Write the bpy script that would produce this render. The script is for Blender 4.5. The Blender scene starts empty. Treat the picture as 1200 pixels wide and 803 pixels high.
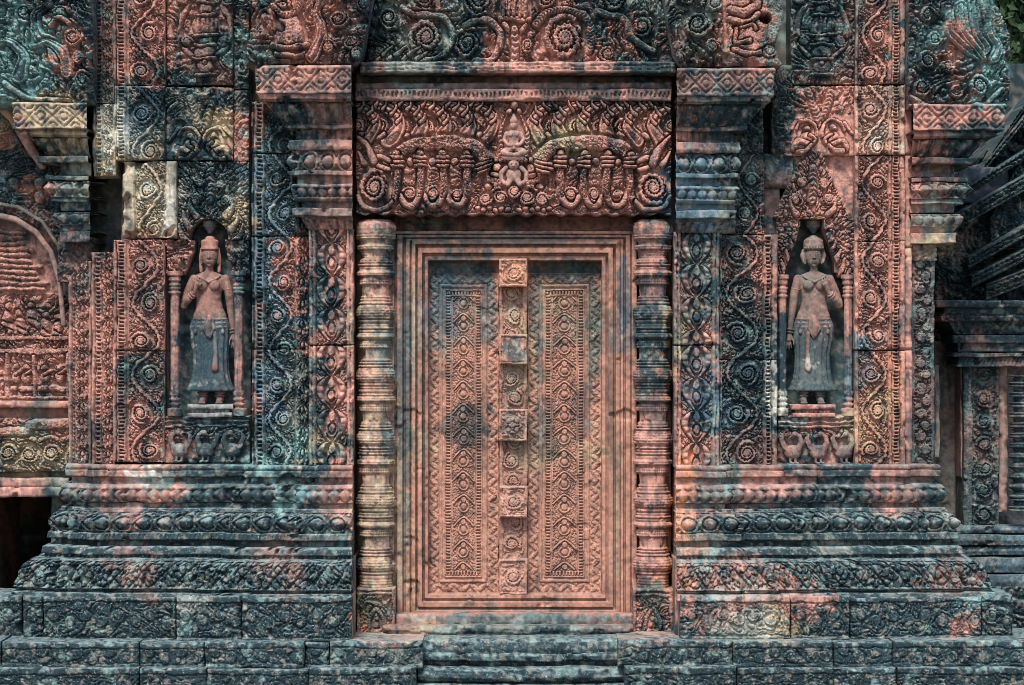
import bpy, bmesh, math, random
import numpy as np
from mathutils import Vector
random.seed(4)
SC = bpy.context.scene
COL = SC.collection
# ------------------------------------------------------------------ camera, sky, sun, exposure
S = 0.004          # metres per photo pixel on the facade plane
D = 3000.0         # camera distance in those pixels (12 m)
CX, CY = 600.0, 401.5
Z0 = 440.0         # camera height above the ground
cam = bpy.data.cameras.new('camera'); cam_o = bpy.data.objects.new('camera', cam); COL.objects.link(cam_o)
cam.sensor_width = 36; cam.lens = 36 * D / 1200.0
cam.clip_start = 0.1; cam.clip_end = 2000
cam_o.location = (0, -D * S, Z0 * S); cam_o.rotation_euler = (math.radians(90), 0, 0)
SC.camera = cam_o
SC.render.resolution_x, SC.render.resolution_y = 1024, 685
SC.cycles.filter_width = 0.9
world = bpy.data.worlds.new('World'); SC.world = world; world.use_nodes = True
nt = world.node_tree; bg = nt.nodes['Background']
sky = nt.nodes.new('ShaderNodeTexSky'); sky.sky_type = 'NISHITA'; sky.sun_disc = False
SUN_EL, SUN_AZ = math.radians(52), math.radians(-12)      # azimuth measured from the viewer's side, towards the left
sky.sun_elevation = SUN_EL; sky.sun_rotation = math.pi - SUN_AZ
nt.links.new(sky.outputs[0], bg.inputs[0]); bg.inputs[1].default_value = 0.115
sun = bpy.data.lights.new('sun', 'SUN'); sun.energy = 2.6; sun.angle = math.radians(16); sun.color = (1, .95, .88)
sun_o = bpy.data.objects.new('sun', sun); COL.objects.link(sun_o)
sv = Vector((math.sin(SUN_AZ) * math.cos(SUN_EL), -math.cos(SUN_AZ) * math.cos(SUN_EL), math.sin(SUN_EL)))
sun_o.rotation_euler = sv.to_track_quat('Z', 'Y').to_euler(); sun_o.location = (0, -20, 20)
SC.view_settings.view_transform = 'Standard'; SC.view_settings.look = 'None'
SC.view_settings.gamma = 1; SC.view_settings.exposure = 0.86

# ------------------------------------------------------------------ numeric helpers
def frac(a): return a - np.floor(a)
def hsh(i, j, k=0):
    a = (np.asarray(i).astype(np.int64) * 374761393 + np.asarray(j).astype(np.int64) * 668265263 + int(k) * 2246822519 + 12345) & 0xffffffff
    a = ((a ^ (a >> 15)) * 2246822519) & 0xffffffff; a = ((a ^ (a >> 13)) * 3266489917) & 0xffffffff; a = a ^ (a >> 16)
    return (a & 0xffffff) / 16777216.0
def sstep(a, b, x):
    t = np.clip((x - a) / (b - a), 0, 1); return t * t * (3 - 2 * t)
def vn(X, Y, sc, seed=0):
    x = X / sc; y = Y / sc; i = np.floor(x); j = np.floor(y); u = x - i; v = y - j
    u = u * u * (3 - 2 * u); v = v * v * (3 - 2 * v)
    return (hsh(i, j, seed) * (1 - u) + hsh(i + 1, j, seed) * u) * (1 - v) + (hsh(i, j + 1, seed) * (1 - u) + hsh(i + 1, j + 1, seed) * u) * v
def fbm(X, Y, sc, seed=0, o=4):
    r = 0; a = .5; t = 0
    for k in range(o):
        r = r + a * vn(X, Y, sc, seed + k * 7); t += a; a *= .55; sc = sc / 2.03
    return r / t

# ------------------------------------------------------------------ stone stain map (patina, lichen and bare sandstone; base colours only)
PAL = dict(P=(.47, .235, .185), p=(.20, .12, .105), D=(.010, .024, .031), d=(.022, .044, .053), T=(.19, .34, .33),
           G=(.19, .21, .185), Y=(.44, .34, .22), O=(.56, .25, .15), W=(.58, .56, .48), B=(.10, .16, .20))
ROWS = """
T d d d p P P P p d P P P p d G p G d p P P p d d G d G P P G d d p P p d T T G
T T P p P P P p d T P P P p d G p G d P P P P d P d p G P P G d d p P d T P T G
T T P d P P P p p d G P P p p G G d d P P P P P d d d p p P G d p p P d d P T d
T T d d G d d d d d P P P p p p p p p p P p p p p p p p p p d p P P p p d p T d
Y Y Y Y W B d G Y P d d p p P P P P P P P P P P P P p d d d d P P P P P P P P d
P d Y Y W G d d Y P T d d P P P P P P P P Y Y P P P P p d d d P P P W P P d d d
d d d G Y Y d d d d B d p P P P P P P P P P P P P P B B d G d p P P P P p d d d
d P G G Y Y W d d G B d p P P P P P P P P P P P P P B B G d p P P p P P p d d d
p p d d Y Y W d d Y B d p p P P P P P P P P P P P p B B G d p P P p P P G p d d
P P p D P P P P p d B P p P Y G d p P P P P P P P P p d d P p p d P P P Y G d d
P P p p P P P P p d B P d P O P P P O O O P P O P P d G p P P G p P P P G d d d
P P P p P p p P P d B P d P Y P G P G P P Y P P P P p d d P P p P P P P p d d d
P p p P P P P d G p d B d p Y G B G G P Y P G p G P Y d p p d p P P P p P d d d
P P P P P P P d B p d d P p P Y G G P P Y G P P P P Y P G B d p p B P P d d p d
P P P P P d p d p P B G d P P G P P P P Y P P P P P O P B d d W d B P P d d d p
P p P P P P d d p P B d p P P G P P P P p P P P P O P B d d W d B P Y P P d P d
P G P p P P p d d d B G d P P Y P P p P p P P P P P P d B d d P P Y P P P P d P
Y Y Y p P P P d d d d T Y d P P Y P P P Y Y P Y P P P P p p p d P p p p G P P d
Y Y G P P W G d d d T d d P P Y P P P P P P P P P P O p G P P p d d P p p d G d
P P d p p P P d d d d T p P P Y P P P P P P P P P P O G p p d d d d P p d G d d
D D d d d d d d d d d d d d P Y P P P P P P P P P P O p d d d d d d d d d G d B
D D d d p d d d d d p p d d Y p p P P P P P P P P P O G d d d d G d d d d d D B
d d d d d p d d d d d p d d P Y P P P P P P P P P P O p P P P d d d d d p p d d
d d d d d d d G d d d d d D Y p P P P P P P P P P Y P d P P P P d d d d d d T d
d d d d d d d d d d d d d d O P Y G d G G d G p p P d p G G Y d d d d d d P d d
d D d D d d D d D d D d d d G G d D d d d D d d G d d D d D d D d D d D d D d d
D d D D d D D d D D d D D d D D d D d D D d D D d D D d D D D d D D d D D d D D
""".strip().split('\n')
grid = np.zeros((27, 40, 3))
for r, row in enumerate(ROWS):
    for c, ch in enumerate(row.split()): grid[r, c] = PAL[ch]
for _r, _c, _t in ((8, 16, 'd'), (8, 17, 'p'), (8, 20, 'p'), (9, 15, 'G'), (9, 16, 'p'), (10, 17, 'p'), (10, 18, 'd'), (10, 21, 'p'), (10, 22, 'd'), (10, 23, 'p'), (11, 16, 'd'), (11, 17, 'B'), (11, 18, 'p'), (11, 22, 'p'), (11, 23, 'd'),
                   (12, 16, 'B'), (12, 17, 'B'), (12, 23, 'd'), (12, 24, 'B'), (13, 15, 'G'), (13, 16, 'd'), (13, 23, 'p'), (13, 24, 'B'), (14, 15, 'G'), (15, 15, 'Y'), (16, 15, 'G'), (14, 25, 'd'), (13, 25, 'd'), (15, 25, 'p'), (17, 15, 'G'),
                   (11, 25, 'p'), (12, 25, 'd'), (16, 18, 'd'), (15, 18, 'p'), (17, 18, 'p'), (9, 24, 'p'), (12, 14, 'd'), (10, 15, 'd')): grid[_r, _c] = PAL[_t]
for _r in range(9, 23): grid[_r, 14] = np.array(PAL['Y']) * (.75, .65, .45, .7)[_r % 4] + np.array(PAL['P']) * (.25, .35, .55, .3)[_r % 4]
DARK = np.array((.020, .040, .048)); TEAL = np.array((.30, .47, .43)); SOOT = np.array((.022, .03, .032)); PALE = np.array((.55, .50, .42))
# single stains with a shape of their own: (x, y, half width, half height, tone, strength) in photo pixels
STAINS = [(474, 470, 9, 190, (.05, .085, .095), .75), (487, 380, 4, 120, (.36, .30, .22), .6), (470, 620, 6, 90, (.34, .27, .19), .6), (497, 520, 4, 200, (.03, .04, .04), .45), (530, 320, 40, 26, (.05, .085, .095), .7), (520, 350, 18, 60, (.05, .10, .12), .7), (572, 350, 10, 70, (.05, .09, .10), .7),
          (545, 500, 34, 26, (.035, .045, .05), .7), (640, 505, 16, 40, (.04, .05, .055), .55), (680, 490, 14, 34, (.04, .05, .055), .5), (696, 390, 9, 80, (.05, .09, .08), .7), (628, 360, 9, 60, (.05, .09, .09), .6), (660, 318, 46, 14, (.05, .08, .08), .7), (632, 430, 6, 60, (.06, .08, .08), .55),
          (731, 350, 7, 60, (.05, .09, .12), .75), (716, 470, 4, 90, (.04, .05, .05), .5), (722, 600, 4, 90, (.32, .25, .17), .6), (600, 280, 130, 9, (.05, .085, .09), .65), (601, 410, 15, 15, (.05, .075, .075), .85), (601, 498, 15, 16, (.11, .085, .075), .6), (600, 445, 8, 18, (.42, .34, .24), .6), (600, 360, 9, 20, (.42, .36, .27), .6),
          (600, 725, 130, 7, (.13, .17, .16), .7), (765, 380, 14, 30, (.045, .06, .06), .7), (765, 440, 16, 22, (.06, .07, .065), .5), (770, 500, 14, 12, (.05, .06, .06), .5), (440, 372, 22, 14, (.07, .08, .075), .6), (440, 720, 20, 24, (.06, .075, .07), .6), (765, 700, 20, 26, (.03, .045, .05), .8),
          (868, 390, 20, 95, (.018, .04, .052), .85), (815, 450, 22, 50, (.07, .12, .17), .6), (890, 440, 8, 50, (.022, .045, .055), .8), (903, 432, 7, 22, (.60, .60, .54), .85), (163, 435, 28, 28, (.035, .055, .055), .7), (140, 480, 8, 60, (.035, .055, .06), .6), (395, 690, 20, 40, (.03, .05, .055), .6), (870, 690, 50, 14, (.30, .26, .21), .6), (880, 730, 40, 22, (.36, .37, .31), .55)]
def stain(X, Y, tint=None, w=0.0, dark=0.0, seed=0, clean=1.0):
    clean = clean * (1 - .55 * ((X > 464) & (X < 741) & (Y > 272) & (Y < 722)))
    wx = (fbm(X, Y, 22, 11, 3) - .5) * 52 + (vn(X, Y, 4.5, 301) - .5) * 20 + (vn(X, Y, 2, 303) - .5) * 14
    wy = (fbm(X, Y, 26, 23, 3) - .5) * 56 + (vn(X, Y, 4.5, 305) - .5) * 20 + (vn(X, Y, 2, 307) - .5) * 14
    gx = np.clip((X + wx) / 30 - .5, 0, 38.999); gy = np.clip((Y + wy) / 30 - .5, 0, 25.999)
    i = np.floor(gx).astype(int); j = np.floor(gy).astype(int)
    u = sstep(.22, .78, gx - i)[..., None]; v = sstep(.22, .78, gy - j)[..., None]
    c = (grid[j, i] * (1 - u) + grid[j, i + 1] * u) * (1 - v) + (grid[j + 1, i] * (1 - u) + grid[j + 1, i + 1] * u) * v
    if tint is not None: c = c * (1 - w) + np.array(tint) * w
    X, Y = np.broadcast_arrays(X + 0., Y + 0.); ws = (fbm(X, Y, 14, 401, 3) - .5); vs_ = vn(X, Y, 3.2, 403)
    for (sx_, sy_, rx_, ry_, cc_, st_) in STAINS:
        k_ = (abs(X - sx_) < rx_ * 2) & (abs(Y - sy_) < ry_ * 2)
        if not k_.any(): continue
        xk, yk = X[k_], Y[k_]; q_ = np.hypot((xk - sx_) / rx_, (yk - sy_) / ry_) + ws[k_] * 1.1 + (vs_[k_] - .5) * .45
        m = ((1 - sstep(.72, 1.12, q_)) * st_)[..., None]; c[k_] = c[k_] * (1 - m) + np.array(cc_) * m
    n1 = fbm(X, Y * .6, 34, 41 + seed, 4); n2 = fbm(X, Y, 9, 71 + seed, 3); n3 = fbm(X * 1.7, Y * .25, 16, 91, 3); n4 = fbm(X, Y, 16, 131 + seed, 4)
    red = np.clip((c[..., 0] - c[..., 1]) / .2, 0, 1)
    n5 = fbm(X, Y, 6.5, 171 + seed, 3)
    m = sstep(.56, .68, n1)[..., None] * .26 + sstep(.54, .68, n3)[..., None] * .46 + sstep(.54, .62, n5)[..., None] * .30
    m = np.clip(m, 0, .88) * np.asarray(clean)[..., None]; c = c * (1 - m) + DARK * m
    m = (sstep(.64, .76, n4) * (.34 - .33 * red) * clean)[..., None]; c = c * (1 - m) + TEAL * m
    m = (sstep(.60, .70, 1 - n5) * .26 * (1 - red * .85) * clean)[..., None]; c = c * (1 - m) + PALE * .8 * m
    m = (sstep(.68, .80, n2) * .30 * (1 - red * .7))[..., None]; c = c * (1 - m) + PALE * m
    m = (sstep(.60, .74, 1 - n2) * .35)[..., None]; c = c * (1 - m) + SOOT * m
    f = (.78 + .44 * vn(X, Y, 3.0, 5 + seed))[..., None]
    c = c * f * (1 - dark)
    return np.clip(c, .008, .85)

# ------------------------------------------------------------------ materials
def stone(name, speck=.25, grain=.5, bump=.35, rough=.86, col=None):
    m = bpy.data.materials.new(name); m.use_nodes = True; n = m.node_tree; N = n.nodes; L = n.links
    b = N['Principled BSDF']; b.inputs['Roughness'].default_value = rough
    b.inputs['Specular IOR Level'].default_value = .25
    tc = N.new('ShaderNodeTexCoord'); geo = N.new('ShaderNodeNewGeometry')
    if col is None:
        a = N.new('ShaderNodeVertexColor'); a.layer_name = 'stain'; csock = a.outputs['Color']
    else:
        a = N.new('ShaderNodeRGB'); a.outputs[0].default_value = (*col, 1); csock = a.outputs[0]
    def noise(scale, det=4, rgh=.6):
        t = N.new('ShaderNodeTexNoise'); t.inputs['Scale'].default_value = scale; t.inputs['Detail'].default_value = det
        t.inputs['Roughness'].default_value = rgh; L.new(geo.outputs['Position'], t.inputs['Vector']); return t.outputs['Fac']
    def ramp(sock, a0, a1, v0, v1):
        r = N.new('ShaderNodeMapRange'); r.inputs[1].default_value = a0; r.inputs[2].default_value = a1
        r.inputs[3].default_value = v0; r.inputs[4].default_value = v1; L.new(sock, r.inputs[0]); return r.outputs[0]
    def mix(fac, c1, c2, bt='MIX'):
        x = N.new('ShaderNodeMixRGB'); x.blend_type = bt
        if isinstance(fac, float): x.inputs[0].default_value = fac
        else: L.new(fac, x.inputs[0])
        L.new(c1, x.inputs[1])
        if isinstance(c2, tuple): x.inputs[2].default_value = c2
        else: L.new(c2, x.inputs[2])
        return x.outputs[0]
    g = ramp(noise(190, 5, .7), .35, .65, 1 - grain * .55, 1 + grain * .55)
    comb = N.new('ShaderNodeCombineColor'); [L.new(g, comb.inputs[k]) for k in range(3)]
    c = mix(1.0, csock, comb.outputs[0], 'MULTIPLY')
    c = mix(ramp(noise(120, 2, .5), .63, .70, 0.0, speck), c, (.44, .53, .51, 1))      # pale crust lichen dots
    c = mix(ramp(noise(60, 4, .6), .62, .72, 0.0, speck * 1.2), c, (.045, .07, .072, 1))
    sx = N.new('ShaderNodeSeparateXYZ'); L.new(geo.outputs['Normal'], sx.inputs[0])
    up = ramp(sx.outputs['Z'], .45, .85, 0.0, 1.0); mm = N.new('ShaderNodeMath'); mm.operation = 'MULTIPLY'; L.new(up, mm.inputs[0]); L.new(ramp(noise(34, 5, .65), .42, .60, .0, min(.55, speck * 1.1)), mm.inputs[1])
    c = mix(mm.outputs[0], c, (.33, .44, .43, 1))                                     # patchy pale teal on upward faces: bright ledge highlights put into the colour
    L.new(c, b.inputs['Base Color'])
    bp = N.new('ShaderNodeBump'); bp.inputs['Strength'].default_value = bump; bp.inputs['Distance'].default_value = .004
    L.new(noise(260, 6, .75), bp.inputs['Height']); L.new(bp.outputs[0], b.inputs['Normal'])
    return m
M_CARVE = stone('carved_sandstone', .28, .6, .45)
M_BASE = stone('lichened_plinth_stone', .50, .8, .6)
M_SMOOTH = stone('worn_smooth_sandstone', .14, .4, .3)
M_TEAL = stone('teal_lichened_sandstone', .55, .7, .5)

# ------------------------------------------------------------------ object plumbing
def W(px, py, d, dref):
    f = (D - dref) / D
    return (px - CX) * f * S, -d * S, ((CY - py) * f + Z0) * S
def empty(name, px, py, d, label=None, cat=None, group=None):
    o = bpy.data.objects.new(name, None); o.empty_display_size = .1; COL.objects.link(o); o.location = W(px, py, d, d)
    if label: o['label'] = label
    if cat: o['category'] = cat
    if group: o['group'] = group
    return o
def root_loc(p):
    v = Vector((0, 0, 0))
    while p is not None: v = v + p.location; p = p.parent
    return v
def mk(name, V, F, mat, parent=None, C=None, label=None, cat=None, group=None, kind=None, smooth=True):
    """V (n,3) world coordinates, F list of arrays of faces"""
    V = np.asarray(V, dtype=np.float64)
    if parent is None: org = Vector((float((V[:, 0].min() + V[:, 0].max()) / 2), float(V[:, 1].max()), float(V[:, 2].min()))); off = org
    else: org = Vector((0, 0, 0)); off = root_loc(parent)
    me = bpy.data.meshes.new(name)
    V = V - np.array(off)
    me.vertices.add(len(V)); me.vertices.foreach_set('co', V.astype(np.float32).ravel())
    tot = [len(f) for f in F]; sizes = np.concatenate([np.full(len(f), f.shape[1]) for f in F]); li = np.concatenate([f.ravel() for f in F])
    me.loops.add(len(li)); me.loops.foreach_set('vertex_index', li.astype(np.int32))
    me.polygons.add(len(sizes)); st = np.concatenate([[0], np.cumsum(sizes)[:-1]])
    me.polygons.foreach_set('loop_start', st.astype(np.int32))
    try: me.polygons.foreach_set('loop_total', sizes.astype(np.int32))
    except Exception: pass
    me.update(calc_edges=True); me.validate()
    me.polygons.foreach_set('use_smooth', np.full(len(me.polygons), smooth))
    if C is not None:
        ca = me.color_attributes.new('stain', 'FLOAT_COLOR', 'POINT')
        cc = np.ones((len(V), 4), dtype=np.float32); cc[:, :3] = C; ca.data.foreach_set('color', cc.ravel())
    me.materials.append(mat)
    o = bpy.data.objects.new(name, me); COL.objects.link(o); o.parent = parent; o.location = org
    if label: o['label'] = label
    if cat: o['category'] = cat
    if group: o['group'] = group
    if kind: o['kind'] = kind
    return o
def quads(ny, nx, off=0, wrap=False):
    a = np.arange(ny * nx).reshape(ny, nx) + off
    if wrap: a = np.concatenate([a, a[:, :1]], 1)
    return np.stack([a[:-1, :-1], a[1:, :-1], a[1:, 1:], a[:-1, 1:]], -1).reshape(-1, 4)
SEED = [0]
def relief(name, x0, y0, x1, y1, d, pat=None, amp=6, thick=30, cell=1.0, parent=None, xl=None, xr=None, yt=None, yb=None,
           rnd=2.5, mat=None, tint=None, tw=.6, dark=0, dref=None, bow=0, tilt=0, cuts=(), warp=.8, org=1.0, fine=True, **kw):
    """one carved block: a displaced front face with worn edges, closed by its sides"""
    SEED[0] += 1; sd = SEED[0]
    dref = d if dref is None else dref
    nx = max(3, int((x1 - x0) / cell) + 1); ny = max(3, int((y1 - y0) / cell) + 1)
    A, B = np.meshgrid(np.linspace(0, 1, nx), np.linspace(0, 1, ny))
    Y = y0 + (y1 - y0) * B; X = x0 + (x1 - x0) * A
    if xl or xr:
        L_ = xl(Y) if xl else x0 + 0 * Y; R_ = xr(Y) if xr else x1 + 0 * Y; X = L_ + (R_ - L_) * A
    else: L_, R_ = x0 + 0 * Y, x1 + 0 * Y
    if yt or yb:
        T_ = yt(X) if yt else y0 + 0 * X; B_ = yb(X) if yb else y1 + 0 * X; Y = T_ + (B_ - T_) * B
    else: T_, B_ = y0 + 0 * X, y1 + 0 * X
    e = np.minimum(np.minimum(X - L_, R_ - X), np.minimum(Y - T_, B_ - Y))
    if pat is not None:
        h = pat(X + (vn(X, Y, 13, sd + 71) - .5) * 3.2 * org + (vn(X, Y, 5, sd + 73) - .5) * 1.3 * org, Y + (vn(X, Y, 13, sd + 75) - .5) * 3.2 * org + (vn(X, Y, 5, sd + 77) - .5) * 1.3 * org)
    else: h = np.ones_like(X)
    if pat is not None and fine: h = h * (.84 + .20 * leafy(X, Y, 3.4, sd % 7))
    h = np.clip(h, -2.5, 1.4); amp = amp * (1.5 if amp < 10 else 1.3)
    er = fbm(X, Y, 14, sd, 3)
    dd = amp * (h - 1) * (.72 + .5 * er)                                  # uneven wear of the carving
    rr = rnd * (.6 + 2.2 * sstep(.52, .75, fbm(X, Y, 18, sd + 3, 3)))
    dd = dd - rr * np.clip(1 - e / rr, 0, 1) ** 2                         # worn, chipped edges
    dd = dd - sstep(.68, .76, fbm(X, Y, 24, sd + 9, 3)) * amp * .35       # spalled patches
    dd = dd + (fbm(X, Y, 5, sd + 5, 2) - .5) * 1.1 + (fbm(X, Y, 60, sd + 2, 2) - .5) * 3
    for cy in cuts:                                                       # joints between courses inside a piece
        k = np.exp(-((Y - cy - 2 * (fbm(X, Y, 30, 2, 2) - .5)) / 1.1) ** 2); dd = dd - 6 * k
    dd = dd + bow * (1 - (2 * A - 1) ** 2) + tilt * B
    Xw = X + (fbm(X, Y, 20, sd + 31, 2) - .5) * warp * 2; Yw = Y + (fbm(X, Y, 20, sd + 37, 2) - .5) * warp * 2
    x, y, z = W(Xw, Yw, d + dd, dref)
    V = np.stack([x, y + 0 * x, z], -1).reshape(-1, 3)
    C = stain(X, Y, tint, tw if tint is not None else 0, dark, sd % 5)
    C = (C * (.88 + .24 * hsh(sd * 1.0, 3.0))).reshape(-1, 3)
    idx = np.arange(nx * ny).reshape(ny, nx)
    ring = np.concatenate([idx[0, :-1], idx[:-1, -1], idx[-1, :0:-1], idx[:0:-1, 0]])
    RV = V[ring]; back = RV.copy(); back[:, 1] = (-(d - thick)) * S
    n = len(V); m = len(ring); k = max(2, min(24, int(thick / 5)))
    lay = [RV + (back - RV) * (t / k) for t in range(k + 1)]
    VV = np.concatenate([V] + lay); Xr, Yr = X.reshape(-1)[ring], Y.reshape(-1)[ring]
    CC = np.concatenate([C] + [stain(Xr + .35 * thick * t / k, Yr - .9 * thick * t / k, tint, tw if tint is not None else 0, dark, sd % 5) for t in range(k + 1)])
    F = [quads(ny, nx), quads(k + 1, m, n, True)]
    return mk(name, VV, F, mat or M_CARVE, parent, CC, **kw)
def sweep(name, plan, prof, pat=None, amp=4, parent=None, dref=None, mat=None, cell=1.3, tint=None, tw=.6, dark=0, rough=1.0, joints=(), **kw):
    """a moulded course following the plan [(x, depth, side)], profile [(y, out)]"""
    SEED[0] += 1; sd = SEED[0]
    om = float(np.max([p[1] for p in prof])); P = []
    for a, b in zip(plan[:-1], plan[1:]):
        Ln = math.hypot(b[0] - a[0] + (b[2] - a[2]) * om, b[1] - a[1]); n = max(1, min(int(Ln / cell), 60 if abs(b[0] - a[0]) < 1 else 900))
        nrm = (0, 1) if abs(b[0] - a[0]) > abs(b[1] - a[1]) else ((a[2] or b[2]), 0)
        for k in range(n):
            t = k / n; q = [a[i] + (b[i] - a[i]) * t for i in range(3)]
            P.append((q[0], q[1], q[2], *(nrm if k else (a[2], 1)), Ln / n))
    b = plan[-1]; P.append((b[0], b[1], b[2], b[2], 1, 0))
    P = np.array(P); s = np.concatenate([[0], np.cumsum(P[:-1, 5])]) + plan[0][0]
    Q = []; pv = 0
    for a, b in zip(prof[:-1], prof[1:]):
        Ln = math.hypot(b[0] - a[0], b[1] - a[1]); n = max(1, int(Ln / cell)); vert = abs(b[0] - a[0]) / (Ln + 1e-6)
        for k in range(n): Q.append((a[0] + (b[0] - a[0]) * k / n, a[1] + (b[1] - a[1]) * k / n, vert if k or min(vert, pv) > .4 else vert * .3))
        pv = vert
    Q.append((*prof[-1], 0)); Q = np.array(Q)
    py, out, vt = Q[:, 0][:, None], Q[:, 1][:, None], Q[:, 2][:, None]
    PXa = P[:, 0][None] + P[:, 2][None] * out
    Sg, Yg = np.broadcast_arrays(s[None], py)
    h = pat(Sg, Yg) if pat is not None else np.ones(Sg.shape)
    dis = amp * 1.35 * (np.clip(h, 0, 1.3) - 1) * vt * (.75 + .5 * fbm(Sg, Yg, 14, sd, 2))
    dis = dis + rough * ((fbm(Sg, Yg * 1.5, 9, sd + 1, 3) - .5) * 2.2 + (fbm(Sg, Yg * .6, 55, sd + 2, 2) - .5) * 5)
    dis = dis - rough * 9 * sstep(.70, .80, fbm(Sg, Yg, 20, sd + 4, 3))
    for j in joints: dis = dis - 5 * np.exp(-((Sg - j) / 1.2) ** 2)
    X = PXa + P[:, 3][None] * dis; Dp = P[:, 1][None] + out + P[:, 4][None] * dis
    Y = Yg + (fbm(Sg, Yg, 26, sd + 6, 2) - .5) * 2.4 * rough
    dref = plan[1][1] + float(np.median(Q[:, 1])) if dref is None else dref
    x, y, z = W(X, Y, Dp, dref)
    V = np.stack([x, y, z], -1).reshape(-1, 3); C = stain(X, Yg + 0 * X, tint, tw if tint is not None else 0, dark, sd % 5).reshape(-1, 3)
    return mk(name, V, [quads(V.shape[0] // len(P), len(P))], mat or M_CARVE, parent, C, **kw)
def slabbox(name, x0, y0, x1, y1, d, thick, parent=None, mat=None, cell=2.0, **kw):
    return relief(name, x0, y0, x1, y1, d, None, 0, thick, cell, parent, mat=mat or M_SMOOTH, **kw)

# ------------------------------------------------------------------ carving vocabulary (height fields 0..1)
def blob(h, X, Y, cx, cy, rx, ry, top=1, rot=0, g=.3, low=0.0, base=.55):
    c, s = math.cos(rot), math.sin(rot); m = (abs(X - cx) < (rx + ry) * 1.6) & (abs(Y - cy) < (rx + ry) * 1.6)
    dx, dy = X[m] - cx, Y[m] - cy; u = (dx * c + dy * s) / rx; v = (-dx * s + dy * c) / ry; q = np.sqrt(u * u + v * v); hh = h[m]
    hh = np.where(q < 1, top * (base + (1 - base) * np.sqrt(np.clip(1 - q * q, 0, 1))), np.where(q < 1 + g, np.minimum(hh, low), hh)); h[m] = hh; return h
def curve(pts, n=5):
    if len(pts) < 3: return pts
    P = [pts[0]] + list(pts) + [pts[-1]]; out = []
    for i in range(1, len(P) - 2):
        p0, p1, p2, p3 = [np.array(P[j], float) for j in (i - 1, i, i + 1, i + 2)]
        for k in range(n):
            t = k / n; out.append(tuple(.5 * (2 * p1 + (p2 - p0) * t + (2 * p0 - 5 * p1 + 4 * p2 - p3) * t * t + (3 * p1 - p0 - 3 * p2 + p3) * t ** 3)))
    return out + [pts[-1]]
def stroke(h, X, Y, pts, w, top=1, g=1.6, low=0.0, rope=0, taper=0, ribs=0):
    pts = curve(pts)
    xs = [p[0] for p in pts]; ys = [p[1] for p in pts]; W_ = w + g + 1
    m = (X > min(xs) - W_) & (X < max(xs) + W_) & (Y > min(ys) - W_) & (Y < max(ys) + W_)
    if not m.any(): return h
    x, y = X[m], Y[m]; best = np.full(x.shape, 1e9); arc = np.zeros(x.shape); acc = 0
    tot = sum(math.hypot(b[0] - a[0], b[1] - a[1]) for a, b in zip(pts[:-1], pts[1:]))
    for a, b in zip(pts[:-1], pts[1:]):
        dx, dy = b[0] - a[0], b[1] - a[1]; L2 = dx * dx + dy * dy + 1e-9; t = np.clip(((x - a[0]) * dx + (y - a[1]) * dy) / L2, 0, 1)
        dist = np.hypot(x - a[0] - t * dx, y - a[1] - t * dy); k = dist < best; best = np.where(k, dist, best); arc = np.where(k, acc + t * math.sqrt(L2), arc); acc += math.sqrt(L2)
    ww = w * (1 - taper * arc / max(tot, 1e-6)); q = best / ww; hh = h[m]
    t_ = top * (.5 + .5 * np.sqrt(np.clip(1 - q ** 3.5, 0, 1)))
    if ribs: t_ = t_ * (.55 + .45 * abs(np.cos(q * math.pi * ribs)))
    if rope: t_ = t_ * (.62 + .38 * abs(np.sin((arc + best * .8) * math.pi / rope)))
    hh = np.where(q < 1, t_, np.where(best < ww + g, np.minimum(hh, low), hh)); h[m] = hh; return h
def spiral(h, X, Y, cx, cy, R, dr=1, ph=0, n=7, top=1.0):
    """a carved curl: a stem winding inwards with leaflets on its inner side and a bud"""
    m = (abs(X - cx) < R * 1.2) & (abs(Y - cy) < R * 1.2)
    if not m.any(): return h
    dx, dy = X[m] - cx, Y[m] - cy; r = np.hypot(dx, dy) / R; th = np.arctan2(dy, dx) * dr; t = frac((th - ph) / (2 * math.pi)); hh = h[m]
    r = r * (1 + .05 * np.sin(2 * th + ph * 2))
    wd = max(.125, 1.6 / R); new = np.where(r < 1.13, np.minimum(hh, .08), hh)
    lob = (.30 + .5 * abs(np.sin((n * .5) * th + 6 * r + ph)))
    new = np.where(r < .84, np.maximum(new, lob * (r > .2)), new)
    d_ = np.full(r.shape, 9.)
    for k in (0, 1, 2): d_ = np.minimum(d_, abs(r - .95 * np.exp(-.62 * (t + k))) / wd / np.exp(-.25 * (t + k)))
    d_ = d_ * (1 + .30 * np.sin(15 * th + 9 * r)); new = np.where((d_ < 1.75) & (r < 1.1), .05, new)
    new = np.where((d_ < 1) & (r > .14), top * (.62 + .38 * np.sqrt(np.clip(1 - d_ ** 4, 0, 1))), new)
    new = np.where(r < .19, top, new); h[m] = new; return h
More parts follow.
